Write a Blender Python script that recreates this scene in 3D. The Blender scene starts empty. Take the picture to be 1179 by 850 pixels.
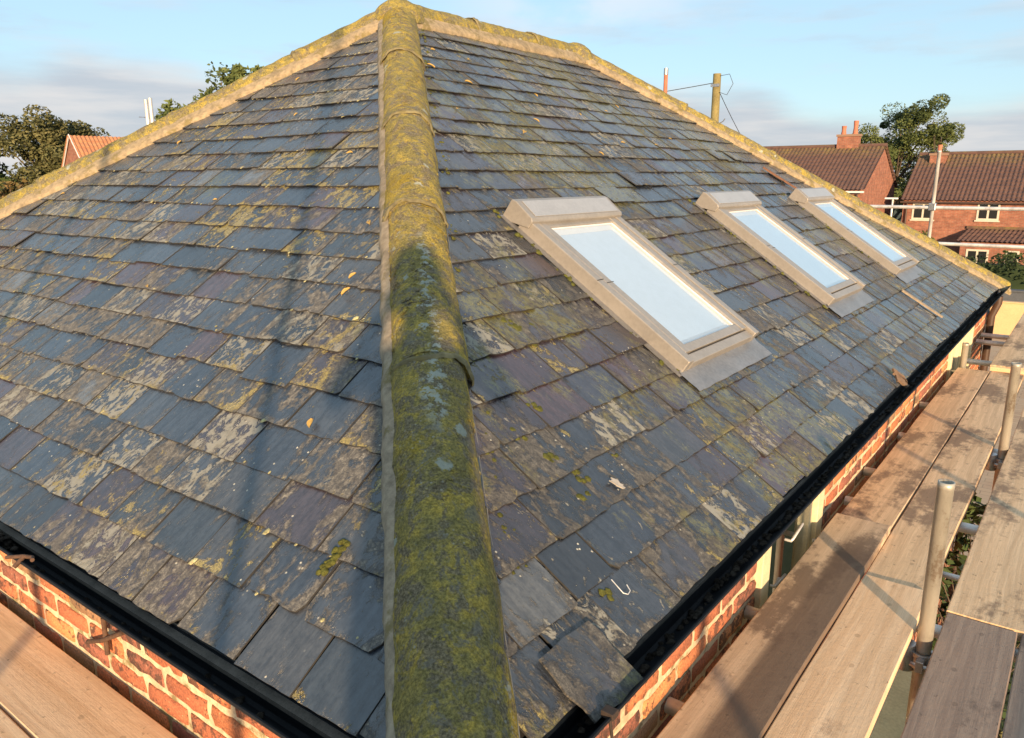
import bpy, bmesh, math, random
from mathutils import Vector, Matrix, noise
R = math.radians
rnd = random.Random(11)
SC = bpy.context.scene
COL = SC.collection

# ------------------------------------------------------------ camera, sky, sun, exposure
YAW, PITCH, ROLL, FPX = 36.965, -13.79, -0.227, 892.2
CAMPOS = Vector((0.795, -0.904, 1.102))
cd = bpy.data.cameras.new("camera"); cam = bpy.data.objects.new("camera", cd); COL.objects.link(cam)
cd.sensor_fit = 'HORIZONTAL'; cd.sensor_width = 36; cd.lens = FPX / 1179 * 36
cd.clip_start = .01; cd.clip_end = 3000
_y, _p = R(YAW), R(PITCH)
FW = Vector((-math.sin(_y) * math.cos(_p), math.cos(_y) * math.cos(_p), math.sin(_p)))
RT = Vector((math.cos(_y), math.sin(_y), 0)); UP = RT.cross(FW)
_r = R(ROLL); RT2 = RT * math.cos(_r) + UP * math.sin(_r); UP2 = -RT * math.sin(_r) + UP * math.cos(_r)
cam.matrix_world = Matrix.Translation(CAMPOS) @ Matrix((RT2, UP2, -FW)).transposed().to_4x4()
SC.camera = cam
SUN_AZ, SUN_EL = 43.5, 8.3      # light travels towards (-sin az, cos az)
sl = bpy.data.lights.new("sun", 'SUN'); sl.energy = 4.3; sl.angle = R(1.1); sl.color = (1.0, .69, .40)
so = bpy.data.objects.new("sun", sl); COL.objects.link(so)
SDIR = Vector((-math.sin(R(SUN_AZ)) * math.cos(R(SUN_EL)), math.cos(R(SUN_AZ)) * math.cos(R(SUN_EL)), -math.sin(R(SUN_EL))))
so.rotation_euler = SDIR.to_track_quat('-Z', 'Y').to_euler(); so.location = (20, -20, 10)
SC.view_settings.view_transform = 'Standard'; SC.view_settings.look = 'None'
SC.view_settings.exposure = 1.15; SC.view_settings.gamma = 1
SC.render.engine = 'CYCLES'

class NT:
    """tiny node builder"""
    def __init__(s, tree): s.t = tree; s.n = tree.nodes; s.l = tree.links
    def add(s, typ, ins=None, **kw):
        n = s.n.new(typ)
        for k, v in kw.items(): setattr(n, k, v)
        for k, v in (ins or {}).items():
            sock = n.inputs[k]
            if isinstance(v, bpy.types.NodeSocket): s.l.new(v, sock)
            else: sock.default_value = v if not (isinstance(v, tuple) and len(v) == 3 and sock.type == 'RGBA') else (*v, 1)
        return n
    def math(s, op, a, b=0., c=0., clamp=False):
        n = s.add('ShaderNodeMath', {0: a, 1: b, 2: c}, operation=op); n.use_clamp = clamp; return n.outputs[0]
    def mix(s, f, a, b, mode='MIX'):
        n = s.add('ShaderNodeMix', data_type='RGBA', blend_type=mode)
        for i, v in ((0, f), (6, a), (7, b)):
            if isinstance(v, bpy.types.NodeSocket): s.l.new(v, n.inputs[i])
            else: n.inputs[i].default_value = (*v, 1) if isinstance(v, tuple) else v
        return n.outputs[2]
    def ramp(s, f, stops, interp='LINEAR'):
        n = s.add('ShaderNodeValToRGB', {0: f}); cr = n.color_ramp; cr.interpolation = interp
        while len(cr.elements) < len(stops): cr.elements.new(.5)
        for e, (p, c) in zip(cr.elements, stops):
            e.position = p; e.color = (*c, 1) if isinstance(c, tuple) else (c, c, c, 1)
        return n.outputs[0]
    def noise(s, vec, scale, detail=4, rough=.55, w=None, dist=0.):
        n = s.add('ShaderNodeTexNoise', {'Scale': scale, 'Detail': detail, 'Roughness': rough, 'Distortion': dist})
        if w is not None:
            n.noise_dimensions = '4D'; s.l.new(w, n.inputs['W'])
        if vec is not None: s.l.new(vec, n.inputs['Vector'])
        return n.outputs[0]
    def th(s, v, lo, hi):
        n = s.add('ShaderNodeMapRange', {0: v, 1: lo, 2: hi}); n.interpolation_type = 'SMOOTHSTEP'; return n.outputs[0]
    def scale(s, vec, sc):
        return s.add('ShaderNodeMapping', {'Vector': vec, 'Scale': sc}).outputs[0]

w = bpy.data.worlds.new("World"); SC.world = w; w.use_nodes = True
N = NT(w.node_tree); N.n.clear()
sky = N.add('ShaderNodeTexSky', sky_type='NISHITA', sun_disc=False, sun_elevation=R(SUN_EL), sun_rotation=R(180 - SUN_AZ), altitude=50, air_density=1.0, dust_density=.4, ozone_density=3.0)
tc = N.add('ShaderNodeTexCoord').outputs['Generated']
sep = N.add('ShaderNodeSeparateXYZ', {0: tc}); el = sep.outputs[2]
# cloud bank: a low layer on the horizon with a soft ragged top, thin streaks above and one high white cloud
cv = N.scale(tc, (3.0, 3.0, 16.0))
n1 = N.noise(cv, 1.6, 6, .6); n2 = N.noise(tc, 2.2, 3, .5)
top = N.math('ADD', N.math('MULTIPLY', N.math('SUBTRACT', n2, .5), .25), N.math('MULTIPLY', N.math('SUBTRACT', n1, .5), .05))
top = N.math('ADD', top, .112)
bank = N.math('MULTIPLY', N.th(N.math('SUBTRACT', top, el), -.008, .035), N.th(el, -.03, -.005))
streak = N.math('MULTIPLY', N.th(n1, .47, .66), N.math('MULTIPLY', N.th(el, .02, .1), N.math('SUBTRACT', 1., N.th(el, .16, .26))))
hv = N.scale(tc, (3.2, 3.2, 7.0)); n3 = N.noise(hv, 1.5, 6, .55)
dot = N.add('ShaderNodeVectorMath', {0: tc, 1: (-.50, .80, .30)}, operation='DOT_PRODUCT').outputs['Value']
hi = N.math('MULTIPLY', N.th(n3, .42, .62), N.th(dot, .965, .995))
rest = N.math('MULTIPLY', N.math('MULTIPLY', N.th(N.noise(tc, 1.1, 3, .5), .3, .8), .75), N.th(el, .25, .5))
cl = N.math('MAXIMUM', N.math('MULTIPLY', bank, .9), N.math('MULTIPLY', streak, .35))
# grey-blue heart of the bank, pink-cream towards its edges
ccol = N.mix(N.th(N.noise(N.scale(tc, (2.5, 2.5, 22)), 2.0, 5, .55), .35, .65), (2.1, 2.25, 2.5), (2.9, 2.8, 2.8))
SKYGAIN = 1.0
skyc = N.mix(.65, N.mix(1., sky.outputs[0], (1.1, 1.0, 1.05), 'MULTIPLY'), (2.15, 3.0, 3.3))
c1 = N.mix(cl, skyc, ccol)
c2 = N.mix(N.math('MULTIPLY', N.math('MAXIMUM', hi, rest), .75), c1, (3.5, 3.45, 3.6))
bg = N.add('ShaderNodeBackground', {'Color': c2, 'Strength': .12})
N.l.new(bg.outputs[0], N.add('ShaderNodeOutputWorld').inputs[0])

# ------------------------------------------------------------ helpers
def link(o, parent=None):
    COL.objects.link(o)
    if parent is not None: o.parent = parent
    return o
def tag(o, label=None, cat=None, group=None, kind=None):
    if label: o['label'] = label
    if cat: o['category'] = cat
    if group: o['group'] = group
    if kind: o['kind'] = kind
    return o
def empty(name, loc=(0, 0, 0), rz=0, **k):
    o = bpy.data.objects.new(name, None); o.empty_display_size = .2
    o.location = loc; o.rotation_euler = (0, 0, rz); link(o); return tag(o, **k)
class MB:
    def __init__(s): s.v = []; s.f = []; s.uv = []; s.uv2 = []; s.sm = []; s.mi = []
    def poly(s, pts, uv=None, uv2=None, smooth=False, mi=0):
        b = len(s.v); s.v += [tuple(p) for p in pts]; s.f.append(tuple(range(b, b + len(pts))))
        s.uv.append(uv or [(0, 0)] * len(pts)); s.uv2.append(uv2 or [(0, 0)] * len(pts)); s.sm.append(smooth); s.mi.append(mi)
    def raw(s, verts, faces, smooth=False, mi=0):
        b = len(s.v); s.v += [tuple(p) for p in verts]
        for f in faces:
            s.f.append(tuple(b + i for i in f)); s.uv.append([(0, 0)] * len(f)); s.uv2.append([(0, 0)] * len(f)); s.sm.append(smooth); s.mi.append(mi)
    def box(s, lo, hi, M=None, mi=0):
        (x0, y0, z0), (x1, y1, z1) = lo, hi
        vs = [Vector(p) for p in ((x0, y0, z0), (x1, y0, z0), (x1, y1, z0), (x0, y1, z0), (x0, y0, z1), (x1, y0, z1), (x1, y1, z1), (x0, y1, z1))]
        if M is not None: vs = [M @ v for v in vs]
        s.raw(vs, [(0, 3, 2, 1), (4, 5, 6, 7), (0, 1, 5, 4), (1, 2, 6, 5), (2, 3, 7, 6), (3, 0, 4, 7)], mi=mi)
    def tube(s, pts, r, n=12, caps=True, mi=0, radii=None):
        pts = [Vector(p) for p in pts]; rings = []; vs = []
        up = None
        for i, p in enumerate(pts):
            d = (pts[min(i + 1, len(pts) - 1)] - pts[max(i - 1, 0)]).normalized()
            if up is None: up = Vector((0, 0, 1)) if abs(d.z) < .9 else Vector((1, 0, 0))
            a = d.cross(up).normalized(); b = a.cross(d).normalized(); up = b
            rr = radii[i] if radii else r
            rings.append(len(vs)); vs += [p + (a * math.cos(t) + b * math.sin(t)) * rr for t in [2 * math.pi * k / n for k in range(n)]]
        fs = []
        for i in range(len(pts) - 1):
            for k in range(n):
                fs.append((rings[i] + k, rings[i + 1] + k, rings[i + 1] + (k + 1) % n, rings[i] + (k + 1) % n))
        s.raw(vs, fs, True, mi)
        if caps:
            s.raw(vs[:n], [tuple(range(n))], False, mi); s.raw(vs[-n:], [tuple(reversed(range(n)))], False, mi)
    def loft(s, rows, smooth=True, mi=0, close=False):
        m = len(rows[0]); vs = [p for r_ in rows for p in r_]; fs = []
        for i in range(len(rows) - 1):
            for k in range(m - (0 if close else 1)):
                fs.append((i * m + k, i * m + (k + 1) % m, (i + 1) * m + (k + 1) % m, (i + 1) * m + k))
        s.raw(vs, fs, smooth, mi)
    def build(s, name, mats, parent=None, bevel=0, weld=False):
        me = bpy.data.meshes.new(name); me.from_pydata(s.v, [], s.f)
        for nm, src in (('uv', s.uv), ('face', s.uv2)):
            l = me.uv_layers.new(name=nm); l.data.foreach_set('uv', [c for f in src for q in f for c in q])
        me.polygons.foreach_set('use_smooth', s.sm); me.polygons.foreach_set('material_index', s.mi)
        for m in (mats if isinstance(mats, (list, tuple)) else [mats]): me.materials.append(m)
        if weld or bevel:
            bm = bmesh.new(); bm.from_mesh(me); bmesh.ops.remove_doubles(bm, verts=bm.verts, dist=1e-5)
            bmesh.ops.recalc_face_normals(bm, faces=bm.faces); bm.to_mesh(me); bm.free()
        o = bpy.data.objects.new(name, me); link(o, parent)
        if bevel:
            b = o.modifiers.new('bevel', 'BEVEL'); b.width = bevel; b.segments = 2; b.limit_method = 'ANGLE'; b.angle_limit = R(40)
        return o
def fbm(x, y, z, sc=1., o=3): return noise.fractal(Vector((x * sc, y * sc, z * sc)), 1., 2., o)

# ------------------------------------------------------------ materials
def newmat(name):
    m = bpy.data.materials.new(name); m.use_nodes = True; n = NT(m.node_tree); n.n.clear()
    out = n.add('ShaderNodeOutputMaterial'); b = n.add('ShaderNodeBsdfPrincipled'); n.l.new(b.outputs[0], out.inputs[0])
    n.b = b; return m, n
def setb(n, **k):
    for key, v in k.items():
        sock = n.b.inputs[key.replace('_', ' ')]
        if isinstance(v, bpy.types.NodeSocket): n.l.new(v, sock)
        else: sock.default_value = (*v, 1) if isinstance(v, tuple) else v
def bump(n, h, strength=.5, dist=.01):
    b = n.add('ShaderNodeBump', {'Height': h, 'Strength': strength, 'Distance': dist}); n.l.new(b.outputs[0], n.b.inputs['Normal'])
def simple(name, col, rough=.6, metal=0., var=.25, scale=8., bmp=.2, spec=.5, bdist=.004):
    m, n = newmat(name); tc = n.add('ShaderNodeTexCoord').outputs['Object']
    a = n.noise(tc, scale, 5, .6); b_ = n.noise(tc, scale * 9, 3, .6)
    f = n.math('MULTIPLY', n.math('ADD', a, b_), .5)
    c = n.mix(n.th(f, .3, .7), tuple(x * (1 - var) for x in col), tuple(min(1, x * (1 + var)) for x in col))
    setb(n, Base_Color=c, Roughness=rough, Metallic=metal); n.b.inputs['Specular IOR Level'].default_value = spec
    if bmp: bump(n, f, bmp, bdist)
    return m

def mat_slate(name, ochre, moss, crust, dark=1., purple=0):
    m, n = newmat(name)
    uv = n.add('ShaderNodeUVMap', uv_map='uv').outputs[0]; fc = n.add('ShaderNodeUVMap', uv_map='face').outputs[0]
    rp = n.add('ShaderNodeNewGeometry').outputs['Random Per Island']
    w_ = n.math('MULTIPLY', rp, 37.)
    rp2 = n.math('FRACT', n.math('MULTIPLY', rp, 17.13)); rp3 = n.math('FRACT', n.math('MULTIPLY', rp, 53.7)); rp4 = n.math('FRACT', n.math('MULTIPLY', rp, 91.3))
    D = lambda c: tuple(x * dark for x in c)
    base = n.ramp(rp, [(0, D((.040, .052, .075))), (.2, D((.052, .064, .086))), (.38, D((.030, .036, .048))), (.52, D((.060, .066, .078))), (.66, D((.055, .048, .062))), (.80, D((.075, .055, .066))), (.89, D((.040, .050, .066))), (.965, D((.13, .14, .15)))], 'CONSTANT')
    if purple: base = n.mix(n.th(n.noise(fc, .8, 2), .4, .6), base, n.mix(1., base, (1.30, 1.0, 1.05), 'MULTIPLY'))
    st = n.noise(n.scale(fc, (42, 5, 1)), 1.0, 5, .65, w_)        # lamination streaks running up the slope
    fine = n.noise(fc, 210, 6, .8); mid = n.noise(n.scale(fc, (62, 40, 1)), 1., 6, .75, w_)
    base = n.mix(n.th(n.math('ADD', n.math('MULTIPLY', st, .5), n.math('MULTIPLY', mid, .5)), .38, .62), n.mix(1., base, (.65, .65, .68), 'MULTIPLY'), n.mix(1., base, (1.45, 1.42, 1.36), 'MULTIPLY'))
    a = n.noise(n.scale(fc, (12.5, 7, 1)), 1.0, 9, .70, w_, .8)
    big = n.noise(fc, 1.3, 4, .6)
    sp = n.add('ShaderNodeSeparateXYZ', {0: uv})
    edge = n.math('SUBTRACT', 1., n.th(n.math('ADD', sp.outputs[1], n.math('MULTIPLY', n.math('SUBTRACT', a, .5), .5)), 0., .22))
    sides = n.th(n.math('ABSOLUTE', n.math('SUBTRACT', sp.outputs[0], .5)), .30, .52)
    av = n.math('ADD', a, n.math('ADD', n.math('MULTIPLY', n.math('SUBTRACT', rp2, .5), .17), n.math('MULTIPLY', n.math('SUBTRACT', big, .5), .30)))
    av = n.math('ADD', av, n.math('ADD', n.math('MULTIPLY', edge, .07), n.math('MULTIPLY', sides, .05)))
    av = n.math('ADD', av, n.math('ADD', n.math('MULTIPLY', n.math('SUBTRACT', mid, .5), .30), n.math('MULTIPLY', n.math('SUBTRACT', st, .5), .14)))
    W = n.math('ADD', n.math('MULTIPLY', n.th(av, .53 - crust, .66 - crust), .45), n.math('MULTIPLY', n.th(av, .60 - crust, .635 - crust), .55))
    cc = n.ramp(mid, [(.34, D((.028, .027, .027))), (.43, D((.070, .066, .062))), (.52, D((.125, .118, .105))), (.60, D((.22, .205, .175))), (.70, D((.36, .34, .29)))])
    cc = n.mix(n.th(fine, .36, .62), n.mix(1., cc, (.35, .35, .37), 'MULTIPLY'), n.mix(1., cc, (1.6, 1.56, 1.46), 'MULTIPLY'))
    col = n.mix(n.math('MULTIPLY', W, .9), base, cc)
    # pale grey lichen rosettes and blotches, strong on some slates
    p1 = n.noise(n.scale(fc, (22, 15, 1)), 1., 8, .72, w_, 1.2)
    pm = n.th(n.math('ADD', n.math('ADD', p1, n.math('ADD', n.math('MULTIPLY', n.math('SUBTRACT', rp4, .5), .16), n.math('MULTIPLY', n.th(rp4, .84, .86), .075))), n.math('ADD', n.math('MULTIPLY', edge, .03), n.math('MULTIPLY', n.math('SUBTRACT', fine, .5), .12))), .655 - crust * .4, .70 - crust * .4)
    col = n.mix(n.math('MULTIPLY', pm, .8), col, n.mix(fine, (.10, .10, .09), (.46, .45, .37)))
    # ochre lichen
    o1 = n.noise(n.scale(fc, (13, 9, 1)), 1., 8, .74, w_, .8); obig = n.noise(fc, .9, 3, .5, None)
    om = n.math('MULTIPLY', n.th(n.math('ADD', n.math('ADD', o1, n.math('MULTIPLY', n.math('SUBTRACT', mid, .5), .4)), n.math('ADD', n.math('MULTIPLY', n.math('SUBTRACT', obig, .5), .34), n.math('ADD', n.math('MULTIPLY', edge, .05), n.math('MULTIPLY', n.math('SUBTRACT', rp3, .5), .18)))), .67 - ochre, .73 - ochre), n.th(fine, .28, .5))
    oc = n.mix(n.th(fine, .4, .65), (.17, .14, .045), (.50, .40, .11))
    col = n.mix(n.math('MULTIPLY', om, .88), col, oc)
    # green moss film in patches
    g1 = n.noise(n.scale(fc, (7, 3.0, 1)), 1., 8, .74); gbig = n.noise(fc, .75, 3, .5)
    up_ = n.math('MULTIPLY', n.th(n.add('ShaderNodeSeparateXYZ', {0: fc}).outputs[1], 1.2, 3.2), .06)
    gm = n.th(n.math('ADD', n.math('ADD', g1, up_), n.math('MULTIPLY', n.math('SUBTRACT', gbig, .5), .8)), .61 - moss, .74 - moss)
    gm = n.math('MULTIPLY', gm, n.th(mid, .40, .55))
    col = n.mix(n.math('MULTIPLY', gm, .85), col, n.mix(fine, (.035, .040, .010), (.24, .22, .055)))
    # white specks of lichen
    vo = n.add('ShaderNodeTexVoronoi', {'Vector': fc, 'Scale': 30.}); vd = n.math('ADD', vo.outputs[0], n.math('MULTIPLY', n.math('SUBTRACT', fine, .5), .14))
    vm = n.math('MULTIPLY', n.math('SUBTRACT', 1., n.th(vd, .07, .13)), n.th(n.noise(fc, 5., 3), .50, .58))
    col = n.mix(vm, col, (.50, .48, .40))
    setb(n, Base_Color=col, Roughness=n.ramp(n.math('MAXIMUM', W, pm), [(0, .19), (.5, .42), (1, .8)]))
    n.b.inputs['Specular IOR Level'].default_value = 1.0
    h = n.math('ADD', n.math('MULTIPLY', W, .4), n.math('ADD', n.math('MULTIPLY', st, .30), n.math('MULTIPLY', n.math('MULTIPLY', fine, W), .5)))
    h = n.math('ADD', h, n.math('ADD', n.math('MULTIPLY', n.math('ADD', om, n.math('ADD', vm, pm)), .4), n.math('MULTIPLY', mid, .35)))
    bump(n, h, .9, .005)
    return m
M_SLATE_L = mat_slate('slate_lichened', .065, -.05, .032, .86)
M_SEDGE = simple('slate_edge', (.03, .03, .03), .9, 0, .4, 40)  # grime plus the shade between courses, put into the edge colour
M_SLATE_R = mat_slate('slate_mossy', .030, .115, .022, .56, 1)

def mat_ridge():
    m, n = newmat('mossy_ridge_tile'); tc = n.add('ShaderNodeTexCoord').outputs['Object']
    a = n.noise(tc, 9, 8, .68); b_ = n.noise(tc, 30, 7, .7); f = n.noise(tc, 150, 5, .7); c_ = n.noise(tc, 2.6, 4, .6)
    col = n.ramp(n.math('ADD', n.math('MULTIPLY', a, .5), n.math('MULTIPLY', b_, .5)), [(.30, (.13, .115, .06)), (.40, (.25, .225, .095)), (.49, (.36, .31, .105)), (.56, (.52, .41, .10)), (.68, (.66, .48, .08))])
    tan = n.mix(f, (.11, .095, .07), (.34, .30, .22))
    col = n.mix(n.math('MULTIPLY', n.th(n.noise(tc, 17, 7, .7, None, .6), .49, .58), .85), col, tan)
    col = n.mix(n.math('MULTIPLY', n.th(n.math('ADD', c_, n.math('MULTIPLY', b_, .3)), .72, .86), .8), col, (.40, .30, .035))
    col = n.mix(n.th(f, .3, .75), n.mix(1., col, (.5, .5, .5), 'MULTIPLY'), n.mix(1., col, (1.45, 1.4, 1.35), 'MULTIPLY'))
    # pale blue-grey lichen crusts, thickest along the crest of the near hip
    sp = n.add('ShaderNodeSeparateXYZ', {0: tc}); 
    off = n.math('ABSOLUTE', n.math('ADD', n.math('ADD', sp.outputs[0], sp.outputs[1]), n.math('MULTIPLY', n.math('SUBTRACT', a, .5), .30)))
    near = n.math('SUBTRACT', 1., n.th(off, .0, .06))
    along = n.math('MULTIPLY', n.th(sp.outputs[1], .50, .62), n.math('SUBTRACT', 1., n.th(sp.outputs[1], 1.12, 1.25)))
    lm = n.math('MULTIPLY', n.math('MULTIPLY', near, along), n.th(n.math('ADD', n.math('ADD', b_, n.math('MULTIPLY', near, .12)), n.math('MULTIPLY', n.math('SUBTRACT', c_, .5), .5)), .60, .64))
    vo = n.add('ShaderNodeTexVoronoi', {'Vector': tc, 'Scale': 8.}); l2 = n.math('MULTIPLY', n.math('SUBTRACT', 1., n.th(n.math('ADD', vo.outputs[0], n.math('MULTIPLY', n.math('SUBTRACT', b_, .5), .45)), .14, .19)), n.th(n.noise(tc, 3.3), .48, .51))
    v3 = n.add('ShaderNodeTexVoronoi', {'Vector': tc, 'Scale': 55.}); s3 = n.math('MULTIPLY', n.math('SUBTRACT', 1., n.th(n.math('ADD', v3.outputs[0], n.math('MULTIPLY', n.math('SUBTRACT', f, .5), .3)), .12, .22)), n.th(n.noise(tc, 7, 4), .46, .58))
    col = n.mix(n.math('MULTIPLY', s3, .75), col, n.mix(n.th(n.noise(tc, 11), .45, .55), (.58, .46, .07), (.46, .46, .38)))
    grey = n.math('MULTIPLY', n.th(n.noise(tc, 13, 8, .75, None, 1.0), .54, .60), .65); col = n.mix(grey, col, n.mix(f, (.10, .10, .085), (.34, .33, .28)))
    col = n.mix(n.math('MAXIMUM', lm, n.math('MULTIPLY', l2, .8)), col, n.mix(f, (.34, .39, .35), (.62, .66, .58)))
    setb(n, Base_Color=col, Roughness=.95); n.b.inputs['Specular IOR Level'].default_value = .2
    bump(n, n.math('ADD', n.math('MULTIPLY', b_, 1.), n.math('MULTIPLY', f, .8)), 1., .018)
    return m
M_RIDGE = mat_ridge()
def mat_mortar(name, c1, c2, sc=30):
    m, n = newmat(name); tc = n.add('ShaderNodeTexCoord').outputs['Object']
    a = n.noise(tc, sc, 6, .7); b_ = n.noise(tc, 5, 5, .6)
    col = n.mix(n.th(a, .3, .7), c1, c2); col = n.mix(n.math('MULTIPLY', n.th(b_, .52, .7), .6), col, (c1[0] * .5, c1[1] * .5, c1[2] * .5))
    mo_ = n.noise(tc, 8, 7, .72); col = n.mix(n.math('MULTIPLY', n.th(mo_, .53, .62), .8 * (sc < 40)), col, (.16, .13, .045))
    setb(n, Base_Color=col, Roughness=.9); bump(n, n.math('ADD', a, b_), .8, .006); return m
M_BED = mat_mortar('ridge_mortar', (.21, .17, .11), (.38, .30, .19))
M_BEDG = mat_mortar('weathered_mortar', (.19, .155, .11), (.36, .30, .215))
M_JOINT = mat_mortar('mossy_joint', (.10, .085, .045), (.25, .215, .11), 18)
M_LEAD = simple('lead', (.20, .20, .19), .55, .3, .2, 10)
M_MORTAR = mat_mortar('brick_mortar', (.46, .36, .23), (.72, .58, .38), 35)
def mat_brick():
    m, n = newmat('old_brick'); tc = n.add('ShaderNodeTexCoord').outputs['Object']
    rp = n.add('ShaderNodeNewGeometry').outputs['Random Per Island']; w_ = n.math('MULTIPLY', rp, 31.)
    c = n.ramp(rp, [(0, (.52, .19, .085)), (.22, (.42, .145, .075)), (.4, (.31, .12, .08)), (.55, (.66, .29, .12)), (.68, (.46, .16, .08)), (.82, (.58, .23, .10)), (.93, (.34, .20, .11))], 'CONSTANT')
    a = n.noise(tc, 26, 7, .72, w_); f = n.noise(tc, 120, 5, .7)
    c = n.mix(n.th(f, .3, .7), n.mix(1., c, (.62, .62, .62), 'MULTIPLY'), n.mix(1., c, (1.3, 1.25, 1.2), 'MULTIPLY'))
    amt = n.math('MULTIPLY', n.math('FRACT', n.math('MULTIPLY', rp, 13.7)), .16)
    c = n.mix(n.math('MULTIPLY', n.th(n.math('ADD', a, amt), .62, .68), .8), c, (.055, .035, .028))
    c = n.mix(n.math('MULTIPLY', n.th(n.noise(tc, 60, 4, .6), .66, .72), .7), c, (.55, .42, .27))
    setb(n, Base_Color=c, Roughness=.9); bump(n, n.math('ADD', a, n.math('MULTIPLY', f, .7)), .9, .006); return m
M_BRICK = mat_brick()
def mat_wallbrick(name, c1, c2, mort, vec='Object', rot=(0, 0, 0)):
    m, n = newmat(name); tc = n.add('ShaderNodeUVMap', uv_map='uv').outputs[0]
    bt = n.add('ShaderNodeTexBrick', {'Vector': tc, 'Color1': c1, 'Color2': c2, 'Mortar': mort, 'Scale': 1., 'Mortar Size': .009, 'Brick Width': .225, 'Row Height': .075, 'Bias': -.1})
    a = n.noise(tc, 3, 6, .65); f = n.noise(tc, 40, 4, .7)
    c = n.mix(n.th(a, .35, .7), n.mix(1., bt.outputs[0], (.72, .70, .70), 'MULTIPLY'), n.mix(1., bt.outputs[0], (1.15, 1.12, 1.1), 'MULTIPLY'))
    c = n.mix(n.math('MULTIPLY', n.th(f, .58, .75), .4), c, (.10, .05, .04))
    setb(n, Base_Color=c, Roughness=.9); bump(n, n.math('ADD', bt.outputs[1], f), -.4, .006); return m
M_WALLB = mat_wallbrick('brickwork', (.40, .12, .055), (.27, .075, .045), (.42, .34, .24))
M_FARB = mat_wallbrick('far_brickwork', (.33, .13, .08), (.23, .085, .06), (.27, .18, .13))
M_BLACK = simple('black_gutter', (.010, .012, .016), .7, 0, .3, 20, .3, .25)
M_DARK = simple('underlay', (.012, .012, .013), .8, 0, .3, 20)
M_FASCIA = simple('dark_fascia', (.02, .03, .042), .6, 0, .3, 14)
M_FILLET = simple('tilting_fillet', (.10, .085, .07), .8, 0, .35, 25)
M_FRAME = simple('taupe_aluminium', (.30, .282, .258), .42, .3, .13, 7, .15)
M_SEAL = simple('rubber_seal', (.03, .028, .026), .7)
M_WHITE = simple('white_lining', (.60, .61, .62), .5, 0, .06)
M_APRON = simple('flashing_metal', (.25, .25, .255), .38, .55, .2, 7, .3, bdist=.006)
M_FLAP = simple('pale_vent_metal', (.42, .42, .42), .35, .4, .1, 9, .15)
M_CREAM = simple('cream_paint', (.62, .55, .36), .5, 0, .14, 12)
def mat_glass(name, refl, tint=(.9, .95, .97), rough=.01):
    m, n = newmat(name); out = [x for x in n.n if x.type == 'OUTPUT_MATERIAL'][0]
    fr = n.math('POWER', n.add('ShaderNodeLayerWeight', {'Blend': .5}).outputs['Facing'], 4.)
    fac = n.math('ADD', n.math('MULTIPLY', fr, .9), refl, clamp=True)
    g = n.add('ShaderNodeBsdfGlossy', {'Color': (1., 1., 1.), 'Roughness': rough}); t = n.add('ShaderNodeBsdfTransparent', {'Color': tint})
    mx = n.add('ShaderNodeMixShader', {0: fac, 1: t.outputs[0], 2: g.outputs[0]}); n.l.new(mx.outputs[0], out.inputs[0]); return m
M_GLASS = mat_glass('skylight_glass', .26, (.97, 1., 1.)); M_WGLASS = mat_glass('window_glass', .12)
M_BLIND = simple('sky_tinted_blind', (.50, .60, .72), .7, 0, .05, 3)  # blue of the reflected sky put into the blind's colour
M_DARKIN = simple('dark_room', (.03, .03, .03), .9)
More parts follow.
